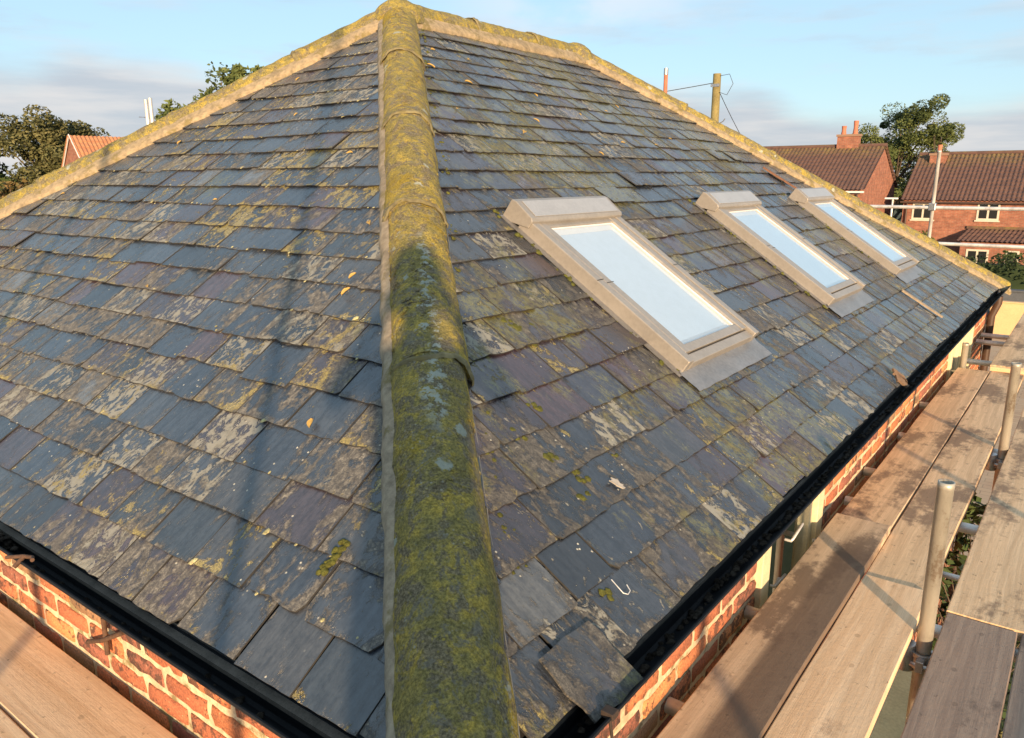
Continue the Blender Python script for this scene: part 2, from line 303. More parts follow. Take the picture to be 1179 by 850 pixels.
def mat_wood(name, light, dark, stain_shade, stain_amt, rough=.75, band=None):
    m, n = newmat(name); tc = n.add('ShaderNodeTexCoord').outputs['Object']
    r_ = n.add('ShaderNodeObjectInfo').outputs['Random']; w_ = n.math('MULTIPLY', r_, 41.)
    warp = n.noise(n.scale(tc, (1.2, 6, 1)), 1., 3, .5, w_)
    sp = n.add('ShaderNodeSeparateXYZ', {0: tc})
    yy = n.math('ADD', sp.outputs[1], n.math('MULTIPLY', warp, .09))
    cmb = n.add('ShaderNodeCombineXYZ', {0: n.math('MULTIPLY', sp.outputs[0], 1.1), 1: n.math('MULTIPLY', yy, 42.), 2: n.math('MULTIPLY', sp.outputs[2], 30.)}).outputs[0]
    g = n.noise(cmb, 1., 5, .6, w_); g2 = n.noise(n.scale(tc, (10, 330, 60)), 1., 3, .6)
    c = n.mix(n.th(g, .32, .66), light, dark)
    c = n.mix(n.math('MULTIPLY', n.th(g2, .4, .75), .35), c, tuple(x * .6 for x in dark))
    # knots
    vo = n.add('ShaderNodeTexVoronoi', {'Vector': n.scale(tc, (4., 6.5, 1)), 'Scale': 1.}); vo.voronoi_dimensions = '2D'
    kn = n.math('MULTIPLY', n.math('SUBTRACT', 1., n.th(n.math('ADD', vo.outputs[0], n.math('MULTIPLY', n.noise(tc, 30), .05)), .055, .085)), n.th(n.add('ShaderNodeSeparateColor', {0: vo.outputs[1]}).outputs[0], .68, .70))
    ring = n.math('MULTIPLY', kn, n.th(vo.outputs[0], .03, .07))
    c = n.mix(n.math('MULTIPLY', kn, .55), c, tuple(x * .55 for x in dark)); c = n.mix(n.math('MULTIPLY', ring, .6), c, (.06, .035, .02))
    s1 = n.noise(n.scale(tc, (1.3, 4.0, 1)), 1., 7, .62, w_)
    c = n.mix(n.math('MULTIPLY', n.th(n.math('ADD', s1, n.math('MULTIPLY', n.math('SUBTRACT', n.noise(tc, 22, 5, .7), .5), .25)), .62 - stain_amt, .72 - stain_amt), .78), c, stain_shade)
    if band:      # shade painted as a dark band along one edge of the board
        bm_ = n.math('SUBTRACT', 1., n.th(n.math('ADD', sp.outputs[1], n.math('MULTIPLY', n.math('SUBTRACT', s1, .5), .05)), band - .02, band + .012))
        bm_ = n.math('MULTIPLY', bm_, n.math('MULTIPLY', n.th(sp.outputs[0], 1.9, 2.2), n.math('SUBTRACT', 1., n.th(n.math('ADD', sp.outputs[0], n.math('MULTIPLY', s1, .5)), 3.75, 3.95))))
        c = n.mix(n.math('MULTIPLY', bm_, .85), c, stain_shade)
    s2 = n.noise(tc, 34, 6, .7); c = n.mix(n.math('MULTIPLY', n.th(s2, .60, .70), .6), c, tuple(x * .5 for x in stain_shade))
    setb(n, Base_Color=c, Roughness=rough); bump(n, n.math('ADD', n.math('ADD', n.math('MULTIPLY', g, .5), n.math('MULTIPLY', g2, .4)), s2), .5, .003); return m
M_WNEW = mat_wood('new_board_timber', (.88, .63, .40), (.72, .475, .275), (.36, .22, .13), .04)
M_WOLD = mat_wood('weathered_board_timber', (.80, .57, .35), (.60, .41, .24), (.15, .095, .062), .13)
M_WBAND = mat_wood('shade_banded_timber', (.66, .49, .33), (.50, .36, .235), (.115, .075, .052), .11, band=.135)
M_WSHADE = mat_wood('painted_shade_timber', (.34, .25, .19), (.24, .17, .13), (.10, .07, .055), .10)  # shade on the near outer boards, put into a darker timber colour
def mat_steel(name, base, rust):
    m, n = newmat(name); tc = n.add('ShaderNodeTexCoord').outputs['Object']
    a = n.noise(n.scale(tc, (8, 8, 2.5)), 1., 6, .65); f = n.noise(tc, 90, 4, .6)
    c = n.mix(n.th(a, .35, .7), base, tuple(x * .6 for x in base)); c = n.mix(n.math('MULTIPLY', n.th(n.math('ADD', a, n.math('MULTIPLY', f, .3)), .70, .8), rust), c, (.14, .075, .035))
    setb(n, Base_Color=c, Roughness=n.ramp(f, [(.3, .35), (.7, .6)]), Metallic=.45); bump(n, f, .3, .002); return m
M_TUBE = mat_steel('galvanised_tube', (.50, .475, .41), .5)
M_TUBEB = mat_steel('bright_galvanised_tube', (.72, .72, .71), .08)
M_COUP = simple('coupler_steel', (.42, .43, .44), .35, .8, .3, 30)
M_RUST = simple('rusty_iron', (.10, .055, .035), .85, .2, .5, 60, .5)
M_LEAF = simple('dead_leaf', (.40, .26, .07), .7, 0, .4, 30)
M_MOSS = simple('cushion_moss', (.10, .105, .025), .95, 0, .7, 60, .9, .2, .01)
M_IRON = simple('dark_iron', (.05, .035, .028), .8, .3, .4, 60, .4)
M_DEBRIS = simple('gutter_silt', (.035, .028, .022), .95, 0, .7, 60, .9, .2, .01)
M_PIPE = simple('dark_downpipe', (.06, .035, .025), .5, 0, .2)

def mat_pantile(name, c1, c2, mossc, mamt):
    m, n = newmat(name); tc = n.add('ShaderNodeTexCoord').outputs['Object']
    a = n.noise(tc, .8, 6, .7); f = n.noise(tc, 7, 5, .7); v = n.noise(n.scale(tc, (3.2, 3.2, 6)), 1., 2, .5)
    c = n.mix(n.th(v, .35, .65), c1, c2)
    sp = n.add('ShaderNodeSeparateXYZ', {0: n.add('ShaderNodeTexCoord').outputs['Generated']}).outputs[2]
    mm = n.th(n.math('ADD', n.math('MULTIPLY', a, .6), n.math('MULTIPLY', sp, mamt)), .62, .9)
    c = n.mix(n.math('MULTIPLY', mm, n.th(f, .35, .6)), c, mossc)
    c = n.mix(n.th(n.noise(tc, 3.4, 6, .8), .66, .72), c, (.36, .30, .24))
    setb(n, Base_Color=c, Roughness=.9); bump(n, f, .5, .02); return m
M_PANT = mat_pantile('old_pantiles', (.085, .048, .042), (.12, .066, .052), (.19, .145, .045), .50)
M_PANTO = mat_pantile('orange_pantiles', (.34, .15, .08), (.42, .2, .1), (.34, .26, .1), .3)

# ------------------------------------------------------------ the ground and what lies on it
GZ = -4.9
def mat_ground():
    m, n = newmat('ground_mix'); tc = n.add('ShaderNodeTexCoord').outputs['Object']
    a = n.noise(tc, .12, 5, .6); f = n.noise(tc, 2.5, 6, .7)
    c = n.mix(n.th(a, .4, .62), (.045, .062, .022), (.085, .085, .035)); c = n.mix(n.math('MULTIPLY', f, .6), c, (.03, .035, .015))
    setb(n, Base_Color=c, Roughness=.95); bump(n, f, .6, .05); return m
g = MB(); K = 12
pts = [[(-700 + 1400 * i / K, -700 + 1400 * j / K, GZ) for i in range(K + 1)] for j in range(K + 1)]
g.loft(pts, False); o = g.build('ground', mat_ground()); tag(o, kind='structure')
m_pave, n = newmat('block_paving'); tcx = n.add('ShaderNodeTexCoord').outputs['Object']
bt = n.add('ShaderNodeTexBrick', {'Vector': tcx, 'Color1': (.50, .34, .21), 'Color2': (.42, .27, .17), 'Mortar': (.25, .17, .11), 'Scale': 1., 'Mortar Size': .01, 'Brick Width': .4, 'Row Height': .2})
c = n.mix(n.th(n.noise(tcx, .7, 6, .65), .4, .7), bt.outputs[0], (.46, .33, .22)); setb(n, Base_Color=c, Roughness=.85)
g = MB(); g.raw([(-14, 12.6, GZ + .008), (30, 12.6, GZ + .008), (30, 36.5, GZ + .008), (-14, 36.5, GZ + .008)], [(0, 1, 2, 3)])
o = g.build('paved_yard', m_pave); tag(o, kind='structure')
m_asp = simple('asphalt', (.05, .05, .052), .85, 0, .25, 3, .5)
g = MB(); g.box((-60, 41.5, GZ + .004), (60, 44.5, GZ + .012)); o = g.build('road', m_asp); tag(o, kind='structure')

# ------------------------------------------------------------ the slate roofed building
a_, d_, h_, L_ = 3.235, 3.184, 2.189, 8.576
HX, AP1, AP2 = a_, Vector((-a_, d_, h_)), Vector((-a_, L_ - d_, h_))
HOUSE = empty('brick_building', (0, 0, 0), label='old brick building under the mossy slate hipped roof in the foreground', cat='building')
class Face:
    def __init__(s, O, S, U): s.O, s.S, s.U = Vector(O), Vector(S).normalized(), Vector(U).normalized(); s.N = s.S.cross(s.U).normalized(); s.N = s.N if s.N.z > 0 else -s.N
    def P(s, a, u, n=0.): return s.O + s.S * a + s.U * u + s.N * (n + s.sag(a, u))
    def sag(s, a, u): return .010 * fbm(s.O.x + a * .45, u * .45 + s.O.y, s.S.x * 3, 1., 2) if s.O.z > -.5 else 0
FR = Face((0, 0, 0), (0, 1, 0), (-a_, 0, h_)); FL = Face((0, 0, 0), (-1, 0, 0), (0, d_, h_))
FB = Face((0, L_, 0), (-1, 0, 0), (0, -d_, h_)); FW_ = Face((-2 * a_, 0, 0), (0, 1, 0), (a_, 0, h_))
LU_R = math.hypot(a_, h_); LU_L = math.hypot(d_, h_)
def clip(poly, f):
    out = []
    for i in range(len(poly)):
        p, q = poly[i], poly[(i + 1) % len(poly)]; a, b = f(p), f(q)
        if a >= 0: out.append(p)
        if (a >= 0) != (b >= 0):
            t = a / (a - b); out.append((p[0] + (q[0] - p[0]) * t, p[1] + (q[1] - p[1]) * t))
    return out
def slates(face, length, LU, cuts, name, mat, seed, skip=lambda s, u: False, u0=-.045, gauge=.157, wid=.247):
    r = random.Random(seed); mb = MB(); T = .0055
    rows = int((LU + .1) / gauge) + 1
    for k in range(rows):
        ub = u0 + k * gauge + (.0 if k else 0); s = -wid * (1.0 + (k % 2) * .5) + r.uniform(-.02, .02)
        gk = r.uniform(-.004, .004)
        while s < length + wid:
            wd = wid * (r.choice((1, .95, .92, .85, 1.02, .75, 1.05)) if s < 3.8 or face is not FR else r.choice((.6, .7, .8, .9, .65))); g = r.uniform(.003, .008)
            if r.random() < .04: g += .008
            uu = ub + gk + r.gauss(0, .0035) - (.02 if r.random() < .012 else 0)
            if skip(s + wd / 2, k): s += wd; continue
            tail = []; m = 7; jag = .0013 if r.random() < .7 else .0035
            ch0 = r.uniform(.008, .035) if r.random() < .14 else .001; ch1 = r.uniform(.008, .035) if r.random() < .14 else .001
            x0, x1 = s + g / 2, s + wd - g / 2; ln = .33
            for i in range(m + 1):
                t = i / m; tail.append((x0 + (x1 - x0) * t, uu + r.gauss(0, jag)))
            tail[0] = (x0, uu + ch0); tail.insert(1, (x0 + ch0 * r.uniform(.5, 1.2), uu)); tail[-1] = (x1, uu + ch1); tail.insert(-1, (x1 - ch1 * r.uniform(.5, 1.2), uu))
            tail = sorted(tail[:-1], key=lambda q: q[0]) + [tail[-1]]
            sd = []
            for i in range(1, 4): sd.append((x1 + r.gauss(0, .001), uu + ln * i / 4))
            sd2 = [(x0 + r.gauss(0, .001), uu + ln * i / 4) for i in (3, 2, 1)]
            poly = tail + sd + [(x1, uu + ln), (x0, uu + ln)] + sd2
            an = r.gauss(0, .006); cx, cu = (x0 + x1) / 2, uu + ln
            poly = [(cx + (p[0] - cx) * math.cos(an) - (p[1] - cu) * math.sin(an), cu + (p[0] - cx) * math.sin(an) + (p[1] - cu) * math.cos(an)) for p in poly]
            for c in cuts:
                if poly: poly = clip(poly, c)
            if len(poly) < 3: s += wd; continue
            nt = .0185 + abs(r.gauss(0, .003)) + (.008 if r.random() < .025 else 0); nh = .005; tw = r.gauss(0, .006)
            def H(p): return nt + (nh - nt) * (p[1] - uu) / ln + tw * (p[0] - cx) * (1 - (p[1] - uu) / ln)
            sg = face.sag(cx, uu + .1); P = lambda p, n: face.O + face.S * p[0] + face.U * p[1] + face.N * (n + sg)
            top = [P(p, H(p)) for p in poly]; bot = [P(p, H(p) - T) for p in poly]
            uvs = [((p[0] - x0) / (x1 - x0), (p[1] - uu) / gauge) for p in poly]; uv2 = [(p[0], p[1]) for p in poly]
            b = len(mb.v); M_ = len(poly); mb.v += [tuple(q) for q in top + bot]
            mb.f.append(tuple(range(b, b + M_))); mb.uv.append(uvs); mb.uv2.append(uv2); mb.sm.append(False); mb.mi.append(0)
            for i in range(M_):
                j = (i + 1) % M_; mb.f.append((b + i, b + M_ + i, b + M_ + j, b + j)); mb.uv.append([uvs[i], uvs[i], uvs[j], uvs[j]]); mb.uv2.append([uv2[i], uv2[i], uv2[j], uv2[j]]); mb.sm.append(False); mb.mi.append(1)
            s += wd
    return mb.build(name, [mat, M_SEDGE], HOUSE)
SK = [1.903, 3.965, 5.855]; SKW = .78; SKB, SKT = .582, 1.623
kR = a_ / LU_R; kL = d_ / LU_L      # plan run per metre of slope
HC = .05
slates(FR, L_, LU_R, [lambda p: p[0] - p[1] * d_ / LU_R - HC, lambda p: L_ - p[0] - p[1] * d_ / LU_R - HC, lambda p: LU_R - .06 - p[1]], 'slates', M_SLATE_R, 3, skip=lambda s, k: (k == 0 and s < .20), u0=-.022)
slates(FL, 2 * a_, LU_L, [lambda p: p[0] - p[1] * a_ / LU_L - HC, lambda p: 2 * a_ - p[0] - p[1] * a_ / LU_L - HC, lambda p: LU_L - .06 - p[1]], 'slates', M_SLATE_L, 5, u0=-.015)
# back slopes, simple courses
slates(FB, 2 * a_, LU_L, [lambda p: p[0] - p[1] * a_ / LU_L - HC, lambda p: 2 * a_ - p[0] - p[1] * a_ / LU_L - HC, lambda p: LU_L - .06 - p[1]], 'slates', M_SLATE_L, 7, wid=.5, gauge=.3)
slates(FW_, L_, LU_R, [lambda p: p[0] - p[1] * d_ / LU_R - HC, lambda p: L_ - p[0] - p[1] * d_ / LU_R - HC, lambda p: LU_R - .06 - p[1]], 'slates', M_SLATE_R, 8, wid=.5, gauge=.3)
u = MB(); e = -.012
B0, B1, B2, B3 = Vector((.0, .0, e)), Vector((0, L_, e)), Vector((-2 * a_, L_, e)), Vector((-2 * a_, 0, e)); A1 = AP1 + Vector((0, 0, e)); A2 = AP2 + Vector((0, 0, e))
u.raw([B0, B1, B2, B3, A1, A2], [(0, 1, 5, 4), (1, 2, 5), (2, 3, 4, 5), (3, 0, 4), (0, 3, 2, 1)]); u.build('roof_underlay', M_DARK, HOUSE)

# hip and ridge tiles
def run_tiles(P0, P1, N1, N2, joints, w1=.119, hh=.070, seed=1, start=0., bed=(M_BED, M_BED), bw=.035, bw0=None):
    r = random.Random(seed); D = (P1 - P0).normalized(); Ltot = (P1 - P0).length
    C1 = N1.cross(D).normalized(); C2 = N2.cross(D).normalized()
    if C1.z > 0: C1 = -C1
    if C2.z > 0: C2 = -C2
    X = (C2 - C1).normalized(); Z = X.cross(D).normalized()
    if Z.z < 0: Z = -Z
    sn = -C1.dot(Z); cs = -C1.dot(X)
    js = [start] + joints + [Ltot]
    for a, b in zip(js[:-1], js[1:]):
        mb = MB(); nl = max(6, int((b - a) / .035)); K = 26; rows = []; off = r.uniform(-.006, .006); tl = r.uniform(-.004, .004)
        ee = b + .01
        for i in range(nl + 1):
            t = i / nl; q = a + (ee - a) * t; sc = 1.045 - .055 * t
            if (q - a) < .055 and a > start + .01: sc *= 1.045
            row = []
            for k in range(K + 1):
                th = -math.pi / 2 + math.pi * k / K
                x = w1 * math.copysign(abs(math.sin(th)) ** .92, math.sin(th)) * sc; z = -w1 * sn / max(cs, .3) * 1.0 + (w1 * sn / max(cs, .3) + hh) * math.cos(th) ** .95 * sc + .012 if abs(th) < math.pi / 2 - 1e-4 else -w1 * sn / max(cs, .3) + .004
                base = P0 + D * q + X * (x + off * (1 - t)) + Z * (z + tl)
                nn = (X * math.sin(th) + Z * max(math.cos(th), .05)).normalized()
                f = fbm(base.x, base.y, base.z, 7, 4) * .006 + fbm(base.x, base.y, base.z, 34, 3) * .0028
                row.append(base + nn * f)
            rows.append(row)
        mb.loft(rows, True)
        for rw, rev in ((rows[0], False), (rows[-1], True)):       # ends with a thickness
            inn = [P0 + D * ((rw[0] - P0).dot(D) + (0 if rev else .0)) + (p - (P0 + D * (p - P0).dot(D))) * .80 - Z * .004 for p in rw]
            mb.loft([rw, inn] if rev else [inn, rw], False)
            back = [p + D * (-.03 if rev else .03) for p in inn]; mb.loft([inn, back] if rev else [back, inn], True)
        mb.build('hip_tile' if abs(D.z) > .1 else 'ridge_tile', M_RIDGE, HOUSE)
        if a > start + .01:     # mortar pointing squeezed out at the joint
            mo = MB(); rows2 = []
            for dq, gr in ((-.020, -.006), (-.012, .001), (-.003, .002), (.006, -.006)):
                rows2.append([p + (p - (P0 + D * ((p - P0).dot(D)))).normalized() * (gr + .006 * fbm(p.x, p.y, p.z, 30)) + D * (dq + .022 * fbm(p.x, p.y, p.z, 11)) for p in rows[0]])
            mo.loft(rows2, True); mo.build('joint_mortar', M_JOINT, HOUSE)
    # bedding mortar along both sides
    for side, (C, bm_) in enumerate(((C1, bed[0]), (C2, bed[1]))):
        mb = MB(); rows = []; nl = int(Ltot / .03); Nf = (N1, N2)[side]
        for i in range(nl + 1):
            q = start + (Ltot - start) * i / nl; f = fbm(q, side * 7., seed, 9, 4); f2 = fbm(q, side * 3., seed + 5, 3, 2)
            w0 = w1 / max(cs, .3) - .012; wa = w0 + (bw0 if bw0 and side == 0 else bw) * (1 + .25 * f + .2 * f2)
            b_ = P0 + D * q
            hs = .42 if bw0 and side == 0 else 1.
            rows.append([b_ + C * (w0 - .025) + Nf * .056 * hs, b_ + C * (w0 + .004) + Nf * .050 * hs, b_ + C * (w0 + (wa - w0) * .5) + Nf * (.044 + .004 * f) * (hs * 1.1 if hs < 1 else 1), b_ + C * wa + Nf * (.030 + .003 * f) * (.75 if hs < 1 else 1), b_ + C * (wa + .004) + Nf * .006])
        mb.loft(rows, True); mb.build('bedding_mortar', bm_, HOUSE)
Z0 = Vector((0, 0, 0))
hl = (AP1 - Z0).length
run_tiles(Z0, AP1, FR.N, FL.N, [1.21, 2.18, 3.09, 4.03], seed=2, start=-.06, bed=(M_LEAD, M_BEDG), bw=.026, bw0=.006)
run_tiles(Vector((-2 * a_, 0, 0)), AP1, FL.N, FW_.N, [.5, 1.45, 2.4, 3.35, 4.3], seed=4, start=-.06, bw=.06)
run_tiles(Vector((0, L_, 0)), AP2, FR.N, FB.N, [.9, 1.9, 2.9, 3.9], seed=5, start=-.06, bw=.055)
run_tiles(Vector((-2 * a_, L_, 0)), AP2, FW_.N, FB.N, [1., 2., 3., 4.], seed=6, start=-.06, bw=.055)
run_tiles(AP1, AP2, FR.N, FW_.N, [.75, 1.5], seed=7, start=-.02, bw=.07)
# rounded cap where ridge and hips meet
for AP in (AP1, AP2):
    mb = MB(); rows = []
    for i in range(9):
        ph = math.pi / 2 * i / 8; rr = .185 * math.cos(ph) ; zz = -.075 + .172 * math.sin(ph)
        rows.append([AP + Vector((math.cos(t) * rr, math.sin(t) * rr, zz)) * 1. + Vector((0, 0, .006 * fbm(math.cos(t) + AP.y, math.sin(t), i * .2, 3))) for t in [2 * math.pi * k / 28 for k in range(29)]])
    mb.loft(rows, True); mb.build('apex_cap', M_RIDGE, HOUSE)

# eaves: tilting fillet, fascia, gutters
def profile(pts2, path, name, mat, parent, outdir, thick=.003):
    """sweep an (out, z) profile along a straight path; outdir = horizontal outward vector"""
    mb = MB(); p0, p1 = Vector(path[0]), Vector(path[1]); n = 60; rows = []
    O_ = Vector(outdir); ring = pts2 + [(x, z - thick) if False else (x * 1.0, z) for x, z in []]
    closed = pts2
    for i in range(n + 1):
        b = p0.lerp(p1, i / n); w_ = .003 * fbm(b.x, b.y, 3, .9, 2)
        rows.append([b + O_ * x + Vector((0, 0, z + w_)) for x, z in closed])
    mb.loft(rows, False, close=True); mb.raw(rows[0], [tuple(range(len(closed)))]); mb.raw(rows[-1], [tuple(reversed(range(len(closed))))])
    return mb.build(name, mat, parent)
def gut_profile(lip, zl):
    outer = [(.006, -.012), (.006, -.085), (.02, -.092), (lip - .078, -.086), (lip - .050, -.064), (lip - .026, -.036), (lip - .008, -.010), (lip - .002, zl - .006), (lip + .004, zl - .002)]
    inner = [(lip + .002, zl + .003), (lip - .006, zl - .002), (lip - .013, -.010), (lip - .031, -.034), (lip - .054, -.060), (lip - .080, -.080), (.022, -.086), (.012, -.08), (.012, -.012)]
    return outer + inner
profile(gut_profile(.118, .010), ((0, -.112, 0), (0, L_ + .10, 0)), 'gutter', M_BLACK, HOUSE, (1, 0, 0))
profile(gut_profile(.110, .010), ((.118, 0, 0), (-2 * a_ - .1, 0, 0)), 'gutter', M_BLACK, HOUSE, (0, -1, 0))
profile(gut_profile(.118, .010), ((-2 * a_, -.11, 0), (-2 * a_, L_ + .1, 0)), 'gutter', M_BLACK, HOUSE, (-1, 0, 0))
profile([(0, -.006), (.004, -.006), (.004, -.11), (0, -.11)], ((0, 0, 0), (0, L_, 0)), 'fascia', M_FASCIA, HOUSE, (1, 0, 0))
profile([(0, -.006), (.004, -.006), (.004, -.11), (0, -.11)], ((0, 0, 0), (-2 * a_, 0, 0)), 'fascia', M_FASCIA, HOUSE, (0, -1, 0))
profile([(-.03, .0), (.030, -.022), (.030, -.034), (-.03, -.03)], ((.03, -.0, 0), (-2 * a_, -.0, 0)), 'tilting_fillet', M_FILLET, HOUSE, (0, -1, 0))
profile([(-.03, .0), (.020, -.020), (.020, -.030), (-.03, -.03)], ((0, .05, 0), (0, L_, 0)), 'tilting_fillet', M_FILLET, HOUSE, (1, 0, 0))

# brick walls
WX, WY = -.05, .045
def rect_uv(mb, O, A, B, la, lb):
    O, A, B = Vector(O), Vector(A), Vector(B); mb.poly([O, O + A * la, O + A * la + B * lb, O + B * lb], uv=[(0, 0), (la, 0), (la, lb), (0, lb)])
def brick_skin(O, A, Nn, length, rows, ztop, seed, holes=()):
    r = random.Random(seed); mb = MB(); O, A, Nn = Vector(O), Vector(A), Vector(Nn); H, Lb = .059, .205
    for k in range(rows):
        z1 = ztop - k * .076; z0 = z1 - H; s = -(.5 * .225 if k % 2 else 0)
        while s < length:
            x0, x1 = max(s, .002), min(s + Lb, length)
            if any(x1 > h0 - .01 and x0 < h1 + .01 and z1 > hz0 and z0 < hz1 for h0, h1, hz0, hz1 in holes):
                cut = [h for h in holes if x1 > h[0] - .01 and x0 < h[1] + .01 and z1 > h[2] and z0 < h[3]][0]
                if x0 < cut[0] - .03: x1 = cut[0] - .005
                elif x1 > cut[1] + .03: x0 = cut[1] + .005
                else: s += .225; continue
            if x1 - x0 > .03:
                pts = []; dep = r.uniform(-.001, .004); er = r.choice((.0012, .0025, .0042))
                def e_(v): return v + r.gauss(0, er)
                nx = 7
                for i in range(nx): pts.append((e_(x0 + .004 + (x1 - x0 - .008) * i / (nx - 1)), e_(z0 + .003)))
                pts.append((e_(x1), e_((z0 + z1) / 2)))
                for i in range(nx): pts.append((e_(x1 - .004 - (x1 - x0 - .008) * i / (nx - 1)), e_(z1 - .003)))
                pts.append((e_(x0), e_((z0 + z1) / 2)))
                cxm, czm = (x0 + x1) / 2, (z0 + z1) / 2
                out = [O + A * (cxm + (p[0] - cxm) * .97) + Vector((0, 0, czm + (p[1] - czm) * .92)) + Nn * dep for p in pts]
                mid = [O + A * p[0] + Vector((0, 0, p[1])) + Nn * (dep - .0035) for p in pts]
                inn = [O + A * p[0] + Vector((0, 0, p[1])) - Nn * .012 for p in pts]
                b = len(mb.v); m = len(pts); mb.raw(out + mid + inn, [tuple(range(m))] + [(i, m + i, m + (i + 1) % m, (i + 1) % m) for i in range(m)] + [(m + i, 2 * m + i, 2 * m + (i + 1) % m, m + (i + 1) % m) for i in range(m)], True)
            s += .225
    return mb
WIN = [(1.72, 2.50, -1.35, -.10), (6.05, 7.35, -1.35, -.10)]       # two windows in the long wall: y0, y1, z0, z1
bs = brick_skin((WX, WY, 0), (0, 1, 0), (1, 0, 0), L_ - .09, 12, -.105, 1, [(a - WY, b - WY, c, d) for a, b, c, d in WIN])
wall = bs.build('wall_face', M_BRICK, HOUSE)
bs = brick_skin((WX, WY, 0), (-1, 0, 0), (0, -1, 0), 2 * a_ - .1, 12, -.105, 2); bs.build('wall_face', M_BRICK, HOUSE)
core = MB(); c0 = .0035
xa, xb, ya, yb = -2 * a_ + .05, WX - c0, WY + c0, L_ - .05
ZB = -1.0
def wallband(z0, z1):
    pass
# long wall mortar plane with the window openings left out
ys = [ya] + [v for w_ in WIN for v in w_[:2]] + [yb]
for i in range(0, len(ys), 2): core.poly([(xb, ys[i], ZB), (xb, ys[i + 1], ZB), (xb, ys[i + 1], -.02), (xb, ys[i], -.02)])
for w_ in WIN: core.poly([(xb, w_[0], w_[3]), (xb, w_[1], w_[3]), (xb, w_[1], -.02), (xb, w_[0], -.02)])
core.poly([(xa, ya, ZB), (xb, ya, ZB), (xb, ya, -.02), (xa, ya, -.02)])
core.build('mortar_bed', M_MORTAR, HOUSE)
lo = MB(); xo = WX + .001; yo = WY - .001
for i in range(0, len(ys), 2): rect_uv(lo, (xo, ys[i], GZ), (0, 1, 0), (0, 0, 1), ys[i + 1] - ys[i], ZB - GZ)
for w_ in WIN: rect_uv(lo, (xo, w_[0], GZ), (0, 1, 0), (0, 0, 1), w_[1] - w_[0], w_[2] - GZ)
rect_uv(lo, (xa, yo, GZ), (1, 0, 0), (0, 0, 1), xb - xa, ZB - GZ)
rect_uv(lo, (xa, yb, GZ), (1, 0, 0), (0, 0, 1), xb - xa, -GZ - .02); rect_uv(lo, (xa, ya, GZ), (0, 1, 0), (0, 0, 1), yb - ya, -GZ - .02)
lo.build('wall', M_WALLB, HOUSE)
for y0, y1, z0, z1 in WIN:
    f = MB(); t = .085
    for lo_, hi_ in (((-.12, y0, z0), (-.028, y0 + t, z1)), ((-.12, y1 - t, z0), (-.028, y1, z1)), ((-.12, y0 + t, z1 - .05), (-.034, y1 - t, z1)), ((-.12, y0 + t, z0), (-.01, y1 - t, z0 + .07))): f.box(lo_, hi_)
    fo = f.build('window', M_CREAM, HOUSE, bevel=.003)
    sf = MB(); s = .04
    ym = [(y0 + t + .003, y1 - t - .003)] if y1 - y0 < 1 else [(y0 + t + .003, (y0 + y1) / 2 - .03), ((y0 + y1) / 2 + .03, y1 - t - .003)]
    for a, b in ym:
        for lo_, hi_ in (((-.1, a, z0 + .075), (-.05, a + s, z1 - .055)), ((-.1, b - s, z0 + .075), (-.05, b, z1 - .055)), ((-.1, a + s, z1 - .1), (-.055, b - s, z1 - .055)), ((-.1, a + s, z0 + .075), (-.055, b - s, z0 + .12))): sf.box(lo_, hi_)
        if len(ym) > 1 and a > y0 + .3: sf.box((-.12, (y0 + y1) / 2 - .027, z0 + .07), (-.034, (y0 + y1) / 2 + .027, z1 - .05))
    sf.build('sash', M_CREAM, fo, bevel=.002)
    gl = MB(); gl.poly([(-.075, y0 + t, z0 + .07), (-.075, y1 - t, z0 + .07), (-.075, y1 - t, z1 - .05), (-.075, y0 + t, z1 - .05)]); gl.build('pane', M_WGLASS, fo)
    dk = MB(); dk.box((-.6, y0 + .01, z0), (-.14, y1 - .01, z1)); dk.build('room_behind', M_DARKIN, fo)
    if y1 - y0 < 1:
        hd = MB(); hd.tube([(-.045, 2.02, -.30), (-.02, 2.02, -.30), (-.015, 2.02, -.29), (-.015, 2.14, -.27)], .006, 8); hd.build('handle', M_TUBEB, fo)
        hd = MB(); hd.tube([(-.045, 1.88, -.44), (-.03, 1.88, -.44), (-.02, 1.98, -.43)], .006, 8); hd.build('handle', M_TUBEB, fo)

